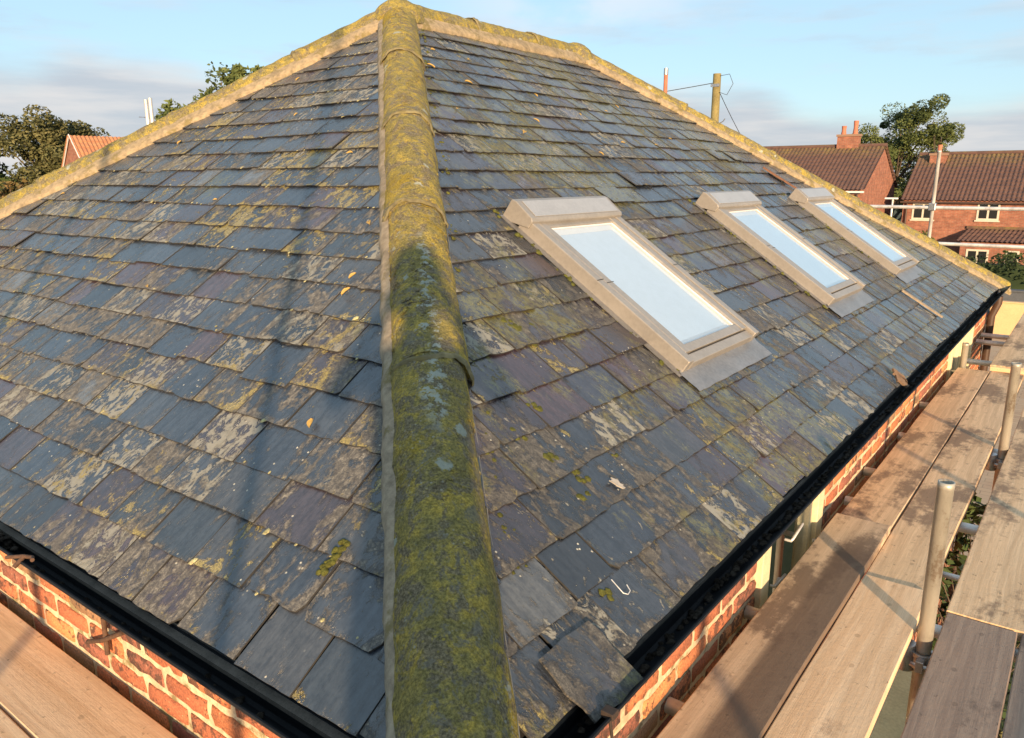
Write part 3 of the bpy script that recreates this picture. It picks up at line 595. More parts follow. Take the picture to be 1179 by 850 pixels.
# skylights
def skylight(y):
    ln = SKT - SKB; M = Matrix((FR.S, FR.U, FR.N)).transposed().to_4x4(); M.translation = FR.O + FR.S * y + FR.U * SKB
    fr = MB(); w_ = SKW; B = lambda lo, hi, mb=fr: mb.box(lo, hi, M)
    # outer side covers, taller outside, and the head and foot pieces
    B((0, .0, .0), (.048, ln - .06, .082)); B((w_ - .048, .0, .0), (w_, ln - .06, .082)); B((.052, .0, .0), (w_ - .052, .045, .066)); B((.052, ln - .09, .0), (w_ - .052, ln - .06, .08))
    fo = fr.build('skylight', M_FRAME, HOUSE, bevel=.004)
    sh = MB(); z0, z1 = .050, .078
    B((.057, .050, z0), (.105, ln - .11, z1), sh); B((w_ - .105, .050, z0), (w_ - .057, ln - .11, z1), sh); B((.105, .050, z0), (w_ - .105, .092, z1 - .004), sh); B((.105, ln - .14, z0), (w_ - .105, ln - .11, z1 - .004), sh)
    sh.build('sash', M_FRAME, fo, bevel=.003)
    se = MB(); 
    B((.0483, .05, .01), (.0568, ln - .1, .058), se); B((w_ - .0568, .05, .01), (w_ - .0483, ln - .1, .058), se); B((.05, .0452, .01), (w_ - .05, .0498, .062), se)
    for q in (.50,):
        B((-.0005, ln * q, .0825), (.0525, ln * q + .004, .0832), se); B((w_ - .0525, ln * q, .0825), (w_ + .0005, ln * q + .004, .0832), se)
        B((.056, ln * (q - .02), .0782), (.113, ln * (q - .02) + .004, .0788), se)
    se.build('seal', M_SEAL, fo)
    li = MB(); d = -.10
    x0, x1, u0, u1 = .106, w_ - .106, .093, ln - .141
    P = lambda x, u_, z: M @ Vector((x, u_, z))
    for q in (((x0, u0), (x1, u0)), ((x1, u0), (x1, u1)), ((x1, u1), (x0, u1)), ((x0, u1), (x0, u0))):
        (ax, ay), (bx, by) = q; cxm, cym = (x0 + x1) / 2, (u0 + u1) / 2
        k = .92
        li.poly([P(ax, ay, .066), P(bx, by, .066), P(cxm + (bx - cxm) * k, cym + (by - cym) * k, .046), P(cxm + (ax - cxm) * k, cym + (ay - cym) * k, .046)])
    li.build('lining', M_WHITE, fo)
    bl = MB(); bl.poly([P(x0 + .0, u0 + .0, .0455), P(x1, u0, .0455), P(x1, u1, .0455), P(x0, u1, .0455)]); bl.build('blind', M_BLIND, fo)
    pn = MB(); pn.poly([P(x0, u0, .0625), P(x1, u0, .0625), P(x1, u1, .0625), P(x0, u1, .0625)]); pn.build('pane', M_GLASS, fo)
    # ventilation hood at the head: wedge with a rolled front
    hd = MB(); prof = [(ln - .115, .055), (ln - .118, .090), (ln - .105, .102), (ln + .005, .114), (ln + .030, .108), (ln + .034, .0)]
    rows = [[P(x, a, b) for a, b in prof] for x in (-.010, w_ + .010)]
    hd.loft(rows, False); hd.raw(rows[0] , [tuple(range(6))]); hd.raw(rows[1], [tuple(reversed(range(6)))]); hd.raw([rows[0][0], rows[0][5], rows[1][5], rows[1][0]], [(0, 1, 2, 3)])
    B((.03, ln - .095, .1035), (w_ - .03, ln - .088, .1085), hd) if False else None
    hd.build('hood', M_FRAME, fo, bevel=.004)
    h2 = MB(); rows = [[P(x, a, b) for a, b in ((ln - .098, .1060), (ln + .002, .1170), (ln + .002, .1140), (ln - .098, .1030))] for x in (.03, w_ - .02)]
    h2.loft(rows, False, close=True); h2.raw(rows[0], [(0, 1, 2, 3)]); h2.raw(rows[1], [(3, 2, 1, 0)]); h2.build('vent_flap', M_FLAP, fo, bevel=.002)
    ap = MB(); rows = []
    for j in range(7):
        v = -.105 + .115 * j / 6
        rows.append([P(-.015 + (w_ + .055) * i / 24, v + (.004 * fbm(i * .3, y, j) if j == 0 else 0), .0245 + .0035 * fbm(i * .35 + y, j * .5, 2, 1., 2) + (.006 if j == 6 else 0)) for i in range(25)])
    ap.loft(rows, True); under = [[p - FR.N * .004 for p in r_] for r_ in rows]; ap.loft([rows[0], under[0]], False)
    ap.build('apron_flashing', M_APRON, fo)
    for x0_, x1_ in ((-.030, .0), (w_, w_ + .030)):
        sf = MB(); B((x0_, -.01, .018), (x1_, ln + .03, .0235), sf); sf.build('side_flashing', M_APRON, fo)
for y in SK: skylight(y)

# downpipe at the far corner
dp = MB(); dp.tube([(.045, 8.42, -.09), (.045, 8.42, -.16), (.0, 8.42, -.30), (.0, 8.42, GZ + .1)], .036, 14); dp.build('downpipe', M_PIPE, HOUSE)
# stuff on the roof: moss cushions
def blob(mb, c, r, N_, sx=1., sy=1., hgt=.6, seed=0, seg=10):
    c = Vector(c); N_ = Vector(N_); T = N_.orthogonal().normalized(); Bt = N_.cross(T); vs = []; fs = []
    for i in range(5):
        ph = math.pi / 2 * i / 4
        for k in range(seg):
            t = 2 * math.pi * k / seg; rr = r * (math.cos(ph) if i < 4 else .02) * (1 + .45 * fbm(math.cos(t) * 1.3 + seed, math.sin(t) * 1.3, i * .3 + seed, 1.))
            vs.append(c + T * rr * math.cos(t) * sx + Bt * rr * math.sin(t) * sy + N_ * (r * hgt * math.sin(ph) * (1 + .3 * fbm(seed, k, i, .7))))
    for i in range(4):
        for k in range(seg): fs.append((i * seg + k, i * seg + (k + 1) % seg, (i + 1) * seg + (k + 1) % seg, (i + 1) * seg + k))
    mb.raw(vs, fs, True)
mo = MB(); r = random.Random(9)
for s_, u_, rr in ((.52 + .36, .36, .022), (.93, .42, .018), (.90, .52, .02), (.86, .62, .014), (1.02, .70, .018), (1.28, .94, .016), (1.30, .99, .024), (1.36, 1.0, .02), (1.27, 1.05, .018), (.55, .38, .012), (.5, .30, .009), (.47, .30, .008), (1.13, .44, .012), (.66, .11, .016)):
    for q in range(5): blob(mo, FR.P(s_ + r.uniform(-.025, .025), u_ + r.uniform(-.025, .025), .014), rr * r.uniform(.35, .75), FR.N, 1.2, 1.2, .5, r.uniform(0, 99))
for i in range(260):
    u_ = .24 + .157 * r.randint(0, 22) + r.gauss(0, .008); s_ = r.uniform(u_ * .83 + .2, L_ - u_ * .83 - .1)
    if any(y - .1 < s_ < y + SKW + .1 and .5 < u_ < 1.75 for y in SK): continue
    if fbm(s_, u_, 5, .8, 2) < -.05: continue
    blob(mo, FR.P(s_, u_ - .045, .010), r.uniform(.004, .011), FR.N, 1.6, .8, .6, r.uniform(0, 99), 7)
for y in SK:        # moss gathered along the skylight sides
    for i in range(38):
        blob(mo, FR.P(y - .022 + r.gauss(0, .012), SKB + abs(r.gauss(.85, .35)) % 1.15, .016), r.uniform(.006, .015), FR.N, 1, 1.3, .7, r.uniform(0, 99), 7)
for i in range(90):
    q = r.uniform(.5, 4.8) / hl; b = AP1 * q; blob(mo, b - FR.U * 0 + FR.S * .18 + FR.S * r.uniform(0, .05) + FR.N * .016, r.uniform(.004, .011), FR.N, 1, 1, .7, r.uniform(0, 99), 7)
Hd = AP1.normalized(); Hx = Vector((1, 1, 0)).normalized(); Hz = Hx.cross(Hd).normalized(); Hz = Hz if Hz.z > 0 else -Hz
for i in range(1500):
    q = r.uniform(0, hl - .1); th = r.uniform(-1.3, 1.3)
    if fbm(q * 2.2, th, 4, 1.3, 3) < -.02: continue
    x_ = .119 * math.sin(th); z_ = -.058 + .128 * math.cos(th) ** .95 + .016
    nn_ = (Hx * math.sin(th) + Hz * math.cos(th)).normalized(); blob(hm := globals().setdefault('HM', MB()), Hd * q + Hx * x_ + Hz * z_, r.uniform(.003, .009), nn_, 1.3, 1., .45, r.uniform(0, 99), 6)
for i in range(30): blob(mo, FL.P(.62 + r.uniform(-.012, .012) + i * .0, .30 + r.uniform(-.05, .05), .02), r.uniform(.006, .011), FL.N, 1, 1, .8, r.uniform(0, 99), 7)
o = mo.build('moss_clumps', M_MOSS, HOUSE); o['kind'] = 'stuff'
o = HM.build('hip_moss', M_RIDGE, HOUSE); o['kind'] = 'stuff'
lc = MB()          # white and ochre lichen crusts lodged on the slate tails
for i in range(420):
    k = r.randint(0, 24); u_ = -.015 + .157 * k + r.gauss(.004, .006)
    s_ = r.uniform(u_ * .84 + .22, 2 * a_ - u_ * .84 - .2)
    if s_ <= 0: continue
    blob(lc, FL.P(s_, max(u_, -.03), .020), r.uniform(.002, .006) * (1.7 if r.random() < .08 else 1), FL.N, 1.3, 1., .35, r.uniform(0, 99), 6)
o = lc.build('lichen_crusts', simple('pale_lichen', (.36, .33, .17), .95, 0, .6, 20, .5), HOUSE); o['kind'] = 'stuff'
db = MB()          # silt and moss lying in the gutters
for i in range(900):
    s_ = r.uniform(.3, L_); x_ = r.uniform(.018, .075); blob(db, (x_, s_, -.084 + max(0, x_ - .03) * 1.1 + abs(fbm(s_, 0, 0, 1.2, 2)) * .02), r.uniform(.005, .012), (0, 0, 1), 1, 1, .7, r.uniform(0, 99), 6)
for i in range(230):
    s_ = 1.9 + abs(r.gauss(0, .25)) if i < 130 else r.uniform(.2, 6.3); x_ = r.uniform(.018, .07); e_ = math.exp(-((s_ - 1.95) / .2) ** 2); blob(db, (-s_, -x_, -.084 + max(0, x_ - .03) * 1.1 + .055 * e_ * r.random()), r.uniform(.005, .012), (0, 0, 1), 1, 1, .8, r.uniform(0, 99), 6)
o = db.build('gutter_debris', M_DEBRIS, HOUSE); o['kind'] = 'stuff'

# slipped and loose pieces (things of their own)
def plate(name, face, s_, u_, n_, sz, ang, th, mat, label, cat, group=None, jag=.004, tilt=(0, 0)):
    mb = MB(); r_ = random.Random(int(s_ * 1000)); hx, hy = sz[0] / 2, sz[1] / 2; pts = []
    for (xa_, ya_), (xb_, yb_) in (((-hx, -hy), (hx, -hy)), ((hx, -hy), (hx, hy)), ((hx, hy), (-hx, hy)), ((-hx, hy), (-hx, -hy))):
        for i in range(4): pts.append((xa_ + (xb_ - xa_) * i / 4 + r_.gauss(0, jag), ya_ + (yb_ - ya_) * i / 4 + r_.gauss(0, jag)))
    top = [Vector((x, y, th / 2 + x * tilt[0] + y * tilt[1])) for x, y in pts]; bot = [v - Vector((0, 0, th)) for v in top]
    b = 0; m = len(pts); mb.v = [tuple(v) for v in top + bot]
    mb.f = [tuple(range(m)), tuple(reversed(range(m, 2 * m)))] + [(i, m + i, m + (i + 1) % m, (i + 1) % m) for i in range(m)]
    for f in mb.f: mb.uv.append([(mb.v[i][0] / sz[0] + .5, mb.v[i][1] / sz[1] + .5) for i in f]); mb.uv2.append([(mb.v[i][0] + s_, mb.v[i][1] + u_) for i in f]); mb.sm.append(False); mb.mi.append(0)
    o = mb.build(name, mat); Mx = Matrix((face.S, face.U, face.N)).transposed().to_4x4() @ Matrix.Rotation(ang, 4, 'Z'); Mx.translation = face.P(s_, u_, n_); o.matrix_world = Mx
    return tag(o, label, cat, group)
plate('loose_slate', FR, .42, .004, .031, (.205, .175), -.04, .006, M_SLATE_R, 'slipped grey slate sticking out over the gutter corner beside the big hip', 'slate', tilt=(0, -.07))
plate('dropping_scrap', FR, 1.02, .335, .027, (.022, .045), .5, .004, simple('chalky_white', (.34, .32, .29), .9, 0, .2, 60), 'small white chalky scrap above the purple slate', 'debris', jag=.004)
plate('timber_strip', FR, 5.53, .275, .036, (.035, .35), .25, .012, simple('grey_lath', (.27, .22, .16), .85, 0, .4, 30), 'grey broken strip lying on the slates below the two farther skylights', 'timber strip', jag=.003)
plate('timber_strip', FR, 6.22, 1.88, .036, (.04, .42), .35, .012, simple('brown_lath', (.17, .085, .05), .85, 0, .4, 30), 'brown strip on the slates above the middle and far skylights', 'timber strip', jag=.003)
plate('curled_leaf', FR, 3.66, .0, .04, (.07, .09), .4, .012, simple('brown_leaf', (.16, .10, .06), .85, 0, .4, 30), 'brown curled dead leaf at the eaves edge of the right slope', 'leaf', jag=.012, tilt=(.2, .1))
# bent slate clip
cm = MB(); cm.tube([FR.P(.695, .13, .024), FR.P(.690, .085, .026), FR.P(.698, .075, .028), FR.P(.712, .078, .030), FR.P(.716, .095, .032)], .0014, 8)
tag(cm.build('wire_clip', M_TUBEB), 'bent bright wire clip at a slate tail near the corner', 'clip')
# fallen leaves
def leaf_mesh(sd):
    r_ = random.Random(sd); mb = MB(); rows = []
    for i in range(6):
        t = i / 5; wdt = .5 * math.sin(math.pi * min(1, t * .92 + .05)) ** .7 * (.55 + .1 * r_.random())
        rows.append([Vector(((t - .5), wdt * k, .16 * (abs(k) ** 2) + .10 * math.sin(t * 3) + .04 * r_.random())) for k in (-1, -.5, 0, .5, 1)])
    mb.loft(rows, True); o = mb.build('fallen_leaf', M_LEAF); return o
leaves = [leaf_mesh(k) for k in range(3)]
lab_l = 'small yellow-brown dead leaf lying on the left slate slope'; lab_r = 'small yellow-brown dead leaf lying on the right slate slope above the skylights'
spots = []
for x, y in ((-1.59, 1.32), (-5.19, 1.38), (-4.86, 1.41), (-4.56, 1.45), (-4.9, 3.51), (-3.44, 2.48), (-2.17, 1.75), (-2.84, 1.43), (-1.41, 1.06), (-1.03, .53), (-1.37, .99), (-4.2, 1.0), (-3.0, 2.1), (-2.6, .9), (-3.9, 1.9), (-3.6, 2.7)):
    s_, u_ = -x, y / kL
    if u_ < LU_L - .15 and u_ * kL * a_ / d_ < s_ < 2 * a_: spots.append((FL, s_, u_, rnd.uniform(.022, .045), lab_l, 'yellow leaves on the left slope'))
for px, py in ((2.55, 3.0), (2.75, 3.1), (2.95, 2.95), (3.2, 2.55), (3.0, 3.35), (3.9, 2.7), (4.4, 2.8), (4.0, 2.35), (4.5, 2.35), (4.9, 2.45), (3.3, 3.3), (2.5, 2.6), (3.6, 2.9), (4.7, 2.9), (2.9, 2.4), (3.5, 2.2)):
    spots.append((FR, px, py, rnd.uniform(.025, .05), lab_r, 'yellow leaves on the right slope'))
for i, (F_, s_, u_, sz, lb, gp) in enumerate(spots):
    o = leaves[i] if i < 3 else leaves[i % 3].copy()
    if i >= 3: COL.objects.link(o)
    Mx = Matrix((F_.S, F_.U, F_.N)).transposed().to_4x4() @ Matrix.Rotation(rnd.uniform(0, 6), 4, 'Z') @ Matrix.Scale(sz, 4); Mx.translation = F_.P(s_, u_, .026); o.matrix_world = Mx
    tag(o, lb, 'leaf', gp)
# rusty cross of iron on the left wall and bits at the gutter lip
t = MB(); t.tube([(-1.605, WY - .012, -.325), (-1.46, WY - .03, -.255), (-1.35, WY - .012, -.195)], .0075, 8); t.tube([(-1.452, WY - .02, -.18), (-1.447, WY - .024, -.30)], .008, 8)
tag(t.build('wall_tie', M_RUST), 'rusty iron cross fixed to the brick wall below the left gutter', 'wall tie')
t = MB(); t.tube([(-1.68, -.125, .012), (-1.62, -.10, .024), (-1.60, -.085, .02), (-1.56, -.10, .03)], .006, 8); t.tube([(-1.62, -.10, .022), (-1.62, -.13, -.0)], .007, 8)
tag(t.build('gutter_clip', M_RUST), 'rusty twisted clip on the lip of the left gutter', 'clip')
t = MB(); t.box((.095, .33, .004), (.125, .355, .020)); t.tube([(.11, .34, .012), (.12, .34, -.05)], .004, 8); tag(t.build('gutter_bracket', M_IRON, bevel=.002), 'small rusty bracket on the lip of the right gutter near the bottom edge', 'bracket')
# flue standing behind the back left hip
t = MB(); t.tube([(-7.0, 3.42, -.5), (-7.0, 3.42, 1.89)], .026, 14); fl = empty('metal_flue', (-7, 3.45, 0), label='slim bright twin metal flue behind the left hip', cat='flue')
for c_ in (-.024, .024):
    t = MB(); t.tube([(0 + c_, -.02 + c_ * .4, -1.0), (c_, -.02 + c_ * .4, 1.89 + c_ * .3)], .019, 14); t.build('pipe', M_TUBEB, fl)
t = MB(); t.box((-.07, -.06, 1.2), (.07, .03, 1.23)); t.build('clamp', M_COUP, fl)

# ------------------------------------------------------------ the scaffold
ZS = -.395
def board(name, p, ln, wd, ang, ztop, mat, label, tilt=0., seed=0, group=None, th=.038):
    r_ = random.Random(seed); mb = MB(); n = max(3, int(ln / .25)); rows = []
    for i in range(n + 1):
        x = ln * i / n; e0 = r_.gauss(0, .0012); e1 = r_.gauss(0, .0012); c_ = .002 * fbm(x, seed, 0, .8, 2)
        b = .004
        rows.append([Vector(q) for q in ((x, e0, -th + b), (x, e0, -b + c_), (x, e0 + b, c_), (x, wd / 2, c_ - .0012), (x, wd - b + e1, c_), (x, wd + e1, -b + c_), (x, wd + e1, -th + b), (x, wd - b + e1, -th), (x, b + e0, -th))])
    mb.loft(rows, False, close=True); mb.raw(rows[0], [tuple(range(9))]); mb.raw(rows[-1], [tuple(reversed(range(9)))])
    o = mb.build(name, mat); o.location = (p[0], p[1], ztop); o.rotation_euler = (0, -tilt, ang); return tag(o, label, 'scaffold board', group)
# x-local runs along the board, y-local across (to the left of the run)
def rb(x0, y0, y1, ztop, mat, label, wd=.225, tilt=0., seed=0): return board('scaffold_board', (x0 + wd, y0, 0), y1 - y0, wd, R(90), ztop, mat, label, tilt, seed)
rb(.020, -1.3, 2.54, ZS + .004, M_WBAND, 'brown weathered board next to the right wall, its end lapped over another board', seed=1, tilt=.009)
rb(.014, 2.30, 6.14, ZS - .0, M_WOLD, 'long far board next to the right wall, ending at the open tubes', seed=2, wd=.224)
rb(.247, -1.3, 2.083, ZS + .010, M_WNEW, 'pale new board in the foreground left of the stub pole, knots on it', seed=3, wd=.226)
rb(.245, 2.09, 6.35, ZS, M_WOLD, 'second far board from the right wall running past the farther stub pole', seed=4)
rb(.545, -1.3, 1.985, ZS, M_WSHADE, 'dark brown board at the lower right corner beside the stub pole', seed=5, wd=.215)
rb(.768, -1.3, 1.99, ZS, M_WSHADE, 'dark board at the right edge of the photo, outer one of the near pair', seed=6)
rb(.542, 1.995, 5.9, ZS + .002, M_WOLD, 'rough grey-brown board with split grain beyond the near stub pole', seed=7, wd=.235)
rb(.782, 1.998, 5.9, ZS, M_WOLD, 'outermost grey-brown board beyond the near stub pole', seed=8)
rb(.232, 6.18, 9.95, ZS + .045, M_WOLD, 'farthest board, raised on the others, with a pale cut end', seed=9)
rb(.462, 6.20, 9.95, ZS + .043, M_WOLD, 'farthest raised board at the right edge, beside the pale cut end', seed=10)
rb(.692, 6.19, 9.95, ZS + .044, M_WOLD, 'farthest outer raised board', seed=19)
t = MB(); t.box((.235, 6.150, ZS + .002), (.70, 6.176, ZS + .036)); tag(t.build('timber_batten', M_WNEW, bevel=.002), 'pale batten across the end of the farthest raised boards', 'batten')
def lb(y1, x0, x1, ztop, mat, label, wd=.225, seed=0): return board('scaffold_board', (x0, y1 - wd, 0), x1 - x0, wd, 0, ztop, mat, label, 0, seed)
lb(.008, -4.1, -.02, ZS, M_WNEW, 'pale sunlit board against the wall at the lower left', seed=11, wd=.236)
lb(-.236, -4.1, -.02, ZS, M_WNEW, 'second pale board from the left wall at the lower left corner', seed=12)
for q, yy in enumerate((-.466, -.70, -.93)): lb(yy, -4.1, -.02, ZS, M_WOLD, 'board of the left platform, number %s out from the wall outside the picture' % ('third', 'fourth', 'fifth')[q], seed=13 + q)
for q, xx in enumerate((.998, 1.228)): rb(xx, -1.62, 5.9, ZS, M_WOLD, 'board of the right platform outside the picture, ' + ('inner', 'outer')[q] + ' of the two behind the toe board', seed=30 + q)
# added unseen toe board, height set to shade the outer boards
o = board('toe_board', (1.03 + .5, -1.6, 0), 3.9, .038, R(90), ZS + .15, M_WOLD, 'toe board on edge along the outer side of the right platform', th=.15, seed=18)  # added unseen board, placed and sized to shade the outer boards
def pole(x, y, z1, label, mat=M_TUBE, z0=GZ, coup=True, group=None, sag=0.):
    e_ = empty('scaffold_pole', (x, y, z0), label=label, cat='scaffold pole', group=group); t_ = MB(); H = z1 - z0; r0, r1 = .0242, .0205
    n = 12; rows = [(0, r0), (H - .022, r0), (H - .0215, r0 + .0007), (H, r0 + .0007), (H, r1), (H - .25, r1)]
    t_.loft([[Vector((math.cos(a) * rr, math.sin(a) * rr, z)) for a in [2 * math.pi * k / 20 for k in range(21)]] for z, rr in rows], True)
    t_.build('tube', mat, e_)
    if coup:
        zc = ZS - .085 - z0; c_ = MB()
        c_.loft([[Vector((math.cos(a) * rr, math.sin(a) * rr, z)) for a in [2 * math.pi * k / 16 for k in range(17)]] for z, rr in ((zc - .028, .026), (zc - .028, .036), (zc - .012, .036), (zc - .012, .032), (zc + .012, .032), (zc + .012, .036), (zc + .028, .036), (zc + .028, .026))], False)
        c_.box((-.012, -.062, zc - .02), (.012, -.03, zc + .02)); c_.tube([(-.03, -.05, zc), (.035, -.05, zc)], .008, 8); c_.tube([(.03, -.05, zc), (.052, -.05, zc)], .014, 6); c_.tube([(-.05, .0, zc - .05), (-.05, .0, zc + .045)], .03, 12); c_.tube([(.02, .033, zc), (.02, .06, zc)], .011, 6); c_.build('coupler', M_COUP, e_, bevel=.0015)
    return e_
pole(.511, 1.773, ZS + .555, 'short pale stub pole standing between the boards in the foreground')
pole(.520, 4.09, ZS + .50, 'short stub pole between the boards, farther one at the right edge')
pole(.045, 6.17, ZS + .20, 'small pale stub pole end beside the wall at the far board end')
pole(.52, -1.36, 3.6, 'tall outer pole of the left platform nearest the photographer')
pole(-1.61, -1.36, 3.4, 'tall outer pole of the left platform farther along')
pole(-.66, -1.36, ZS + .55, 'short stub pole of the left platform')
pole(1.62, -.53, ZS + .60, 'short outer pole of the right platform')
pole(1.40, 2.35, ZS + .52, 'outer stub pole of the right platform beyond the photographer')
pole(-1.165, 11.59, 1.46, 'tall bright pole rising behind the far right hip', M_TUBEB, coup=True)
def tube(p0, p1, label, mat=M_TUBEB, name='scaffold_tube', r=.0242):
    t_ = MB(); p0, p1 = Vector(p0), Vector(p1); d = (p1 - p0); mid = p0.lerp(p1, .5)
    t_.tube([p0, mid + Vector((0, 0, -.004 * d.length / 3)), p1], r, 16, caps=False)
    t_.tube([p1, p1 - d.normalized() * .1], r * .85, 16, caps=False); t_.tube([p0, p0 + d.normalized() * .1], r * .85, 16, caps=False)
    return tag(t_.build(name, mat), label, 'scaffold tube')
tube((-3.4, 11.55, .69), (5, 11.55, .70), 'upper guard rail crossing in front of the right brick house')
tube((-3.4, 11.55, .20), (5, 11.55, .19), 'lower guard rail crossing below the upper one on the right')
t = MB(); t.box((-1.21, 11.52, .645), (-1.12, 11.63, .745)); tag(t.build('rail_coupler', M_COUP, bevel=.008), 'steel coupler where upper guard rail meets the tall bright pole', 'coupler')
tube((.560, -1.5, ZS - .105), (.560, 9.9, ZS - .105), 'long ledger tube under the boards of the right platform', M_TUBE)
for i, (yy, lb_) in enumerate(((1.95, 'cross tube under the boards just past the near stub pole'), (2.42, 'thin bright cross tube seen in the gap between boards'), (2.96, 'bright cross tube end in the gap by the grey-brown board'), (4.2, 'cross tube under the boards at the farther stub pole'), (6.75, 'nearest open cross tube beyond the board end by the wall'), (7.75, 'middle open cross tube beyond the board end by the wall'), (8.15, 'farthest open cross tube, close to the dark downpipe'))):
    tube((-.04, yy, ZS - .064), (1.45, yy, ZS - .064), lb_, M_TUBEB, r=.0242 if i != 1 else .012)
for xx in (-.35, -2.4, -3.9): tube((xx, -1.5, ZS - .064), (xx, .03, ZS - .064), 'cross tube under the left platform ' + {-.35: 'near the corner', -2.4: 'in its middle', -3.9: 'at its left end'}[xx], M_TUBE)
tube((-4.2, -1.31, ZS - .11), (1.0, -1.31, ZS - .11), 'ledger tube under the outer side of the left platform', M_TUBE)
for i, yy in enumerate((.98, 1.62, 3.35, 4.9)):
    t = MB(); t.tube([(-.045, yy, ZS - .032), (.06, yy, ZS - .032)], .0242, 14); tag(t.build('tube_end', M_TUBE), 'tube end in the gap between wall and boards, ' + ('nearest', 'second nearest', 'second farthest', 'farthest')[i] + ' of four', 'scaffold tube')

# things under the boards: timber offcut, glass sheet, garden plants
t = MB(); t.box((.46, 2.3, -1.6), (.56, 3.4, -1.52)); t.box((.45, 2.2, -1.5), (.50, 2.9, -1.45)); tag(t.build('timber_offcut', M_WNEW), 'pale timber lying below the gap between the boards', 'timber')
t = MB(); t.box((.10, 1.8, -1.25), (.62, 3.1, -1.235)); tag(t.build('plastic_sheet', simple('pale_green_sheet', (.28, .36, .32), .4, 0, .2)), 'pale green sheet seen through the gap beside the pale board', 'sheet')

def leafmat(name, c1, c2):
    m, n = newmat(name); rp = n.add('ShaderNodeNewGeometry').outputs['Random Per Island']; tc = n.add('ShaderNodeTexCoord').outputs['Object']
    c = n.mix(rp, c1, c2); c = n.mix(n.th(n.noise(tc, .5, 3), .4, .65), c, tuple(x * .65 for x in c1))
    setb(n, Base_Color=c, Roughness=.7)
    n.b.inputs['Specular IOR Level'].default_value = .25
    return m
M_LF = [leafmat('foliage_green', (.07, .10, .03), (.15, .18, .06)), leafmat('foliage_olive', (.08, .09, .035), (.17, .16, .07)), leafmat('foliage_dark', (.03, .055, .02), (.065, .095, .03)), leafmat('foliage_autumn', (.12, .10, .03), (.20, .12, .05))]
M_BARK = simple('bark', (.10, .075, .055), .95, 0, .4, 6, .8)
def leafcloud(mb, centres, n, size, r_, flat=.75):
    for _ in range(n):
        c, rad = centres[r_.randrange(len(centres))]
        while True:
            v = Vector((r_.uniform(-1, 1), r_.uniform(-1, 1), r_.uniform(-1, 1)))
            if v.length <= 1: break
        v = v.normalized() * (v.length ** .5)
        p = Vector(c) + Vector((v.x * rad, v.y * rad, v.z * rad * flat)); s_ = size * r_.uniform(.6, 1.4)
        a = Vector((r_.gauss(0, 1), r_.gauss(0, 1), r_.gauss(0, .6))).normalized(); b = a.orthogonal().normalized()
        b = (b * math.cos(q := r_.uniform(0, 6.3)) + a.cross(b) * math.sin(q))
        mb.poly([p - a * s_, p + b * s_ * .45, p + a * s_, p - b * s_ * .45])
def tree(name, loc, H, R_, label, mi, seed, n=7000, size=.22, cat='tree', gap=.5, group=None, trunk=.3, low=.3):
    r_ = random.Random(seed); root = empty(name, loc, label=label, cat=cat, group=group); tb = MB(); cs = []
    tb.tube([(0, 0, 0), (r_.uniform(-.2, .2), 0, H * .25), (r_.uniform(-.3, .3), .2, H * .55), (r_.uniform(-.4, .4), 0, H * .85)], .1, 10, radii=[trunk, trunk * .75, trunk * .5, trunk * .15])
    for i in range(44):
        t_ = r_.uniform(low, .90); an = r_.uniform(0, 6.3); rr = R_ * math.sqrt(max(.02, 1 - ((t_ - .55) / .4) ** 2)) * r_.uniform(.35, 1)
        e_ = Vector((math.cos(an) * rr, math.sin(an) * rr, H * t_)); s_ = Vector((0, 0, H * max(.15, t_ - .25)))
        tb.tube([s_, s_.lerp(e_, .5) + Vector((0, 0, -.03 * H)), e_], .05, 6, radii=[trunk * .35, trunk * .2, trunk * .06])
        cs.append((e_, R_ * r_.uniform(.16, .34) * (1 - gap * .3)))
        for q in range(2): cs.append((e_ + Vector([max(-.22, min(.22, r_.gauss(0, .2))) * q_ for q_ in (1, 1, .6)]) * R_, R_ * r_.uniform(.08, .2)))
    for q in range(5): cs.append(((r_.gauss(0, .1) * R_, r_.gauss(0, .1) * R_, H * (.58 + .07 * q)), R_ * .24))
    tb.build('trunk', M_BARK, root); cb = MB(); leafcloud(cb, cs, n, size, r_); cb.build('crown', M_LF[mi], root); return root
tree('broadleaf_tree', (-12.5, 66, GZ), 12.6, 4.3, 'airy broadleaf tree between the two brick houses on the right', 0, 3, 48000, .09, low=.30, gap=1.0)
tree('broadleaf_tree', (-9.5, 64, GZ), 10.4, 1.4, 'small tree top beside the chimney of the right brick house', 0, 14, 6000, .10, trunk=.16, low=.5)
tree('broadleaf_tree', (-60, 25.0, GZ), 10.7, 5.2, 'dark rounded tree at the left edge above the hip', 1, 5, 36000, .13)
tree('broadleaf_tree', (-62, 19.0, GZ), 9.0, 4.0, 'grey-green tree at the far left edge', 2, 6, 16000, .18)
tree('broadleaf_tree', (-64, 31, GZ), 9.4, 4.2, 'low brownish tree behind the orange gable on the left', 3, 7, 14000, .17)
tree('broadleaf_tree', (-25, 14.7, GZ), 9.2, 1.5, 'lower tree top showing behind the left hip', 0, 8, 9000, .09, trunk=.16)
tree('broadleaf_tree', (-25, 16.6, GZ), 10.9, 2.0, 'taller tree top showing behind the left hip', 0, 9, 12000, .09, trunk=.2)
tree('garden_bush', (-40, 14.6, GZ), 6.6, 1.6, 'orange-brown bush above the brown tiled roof at far left', 3, 10, 2500, .12, cat='bush', trunk=.12, low=.2)
tree('garden_bush', (-6.9, 44.6, GZ), 3.6, 1.0, 'bush growing up the wall of the right brick house', 0, 11, 1500, .10, cat='bush', trunk=.06, low=.1)
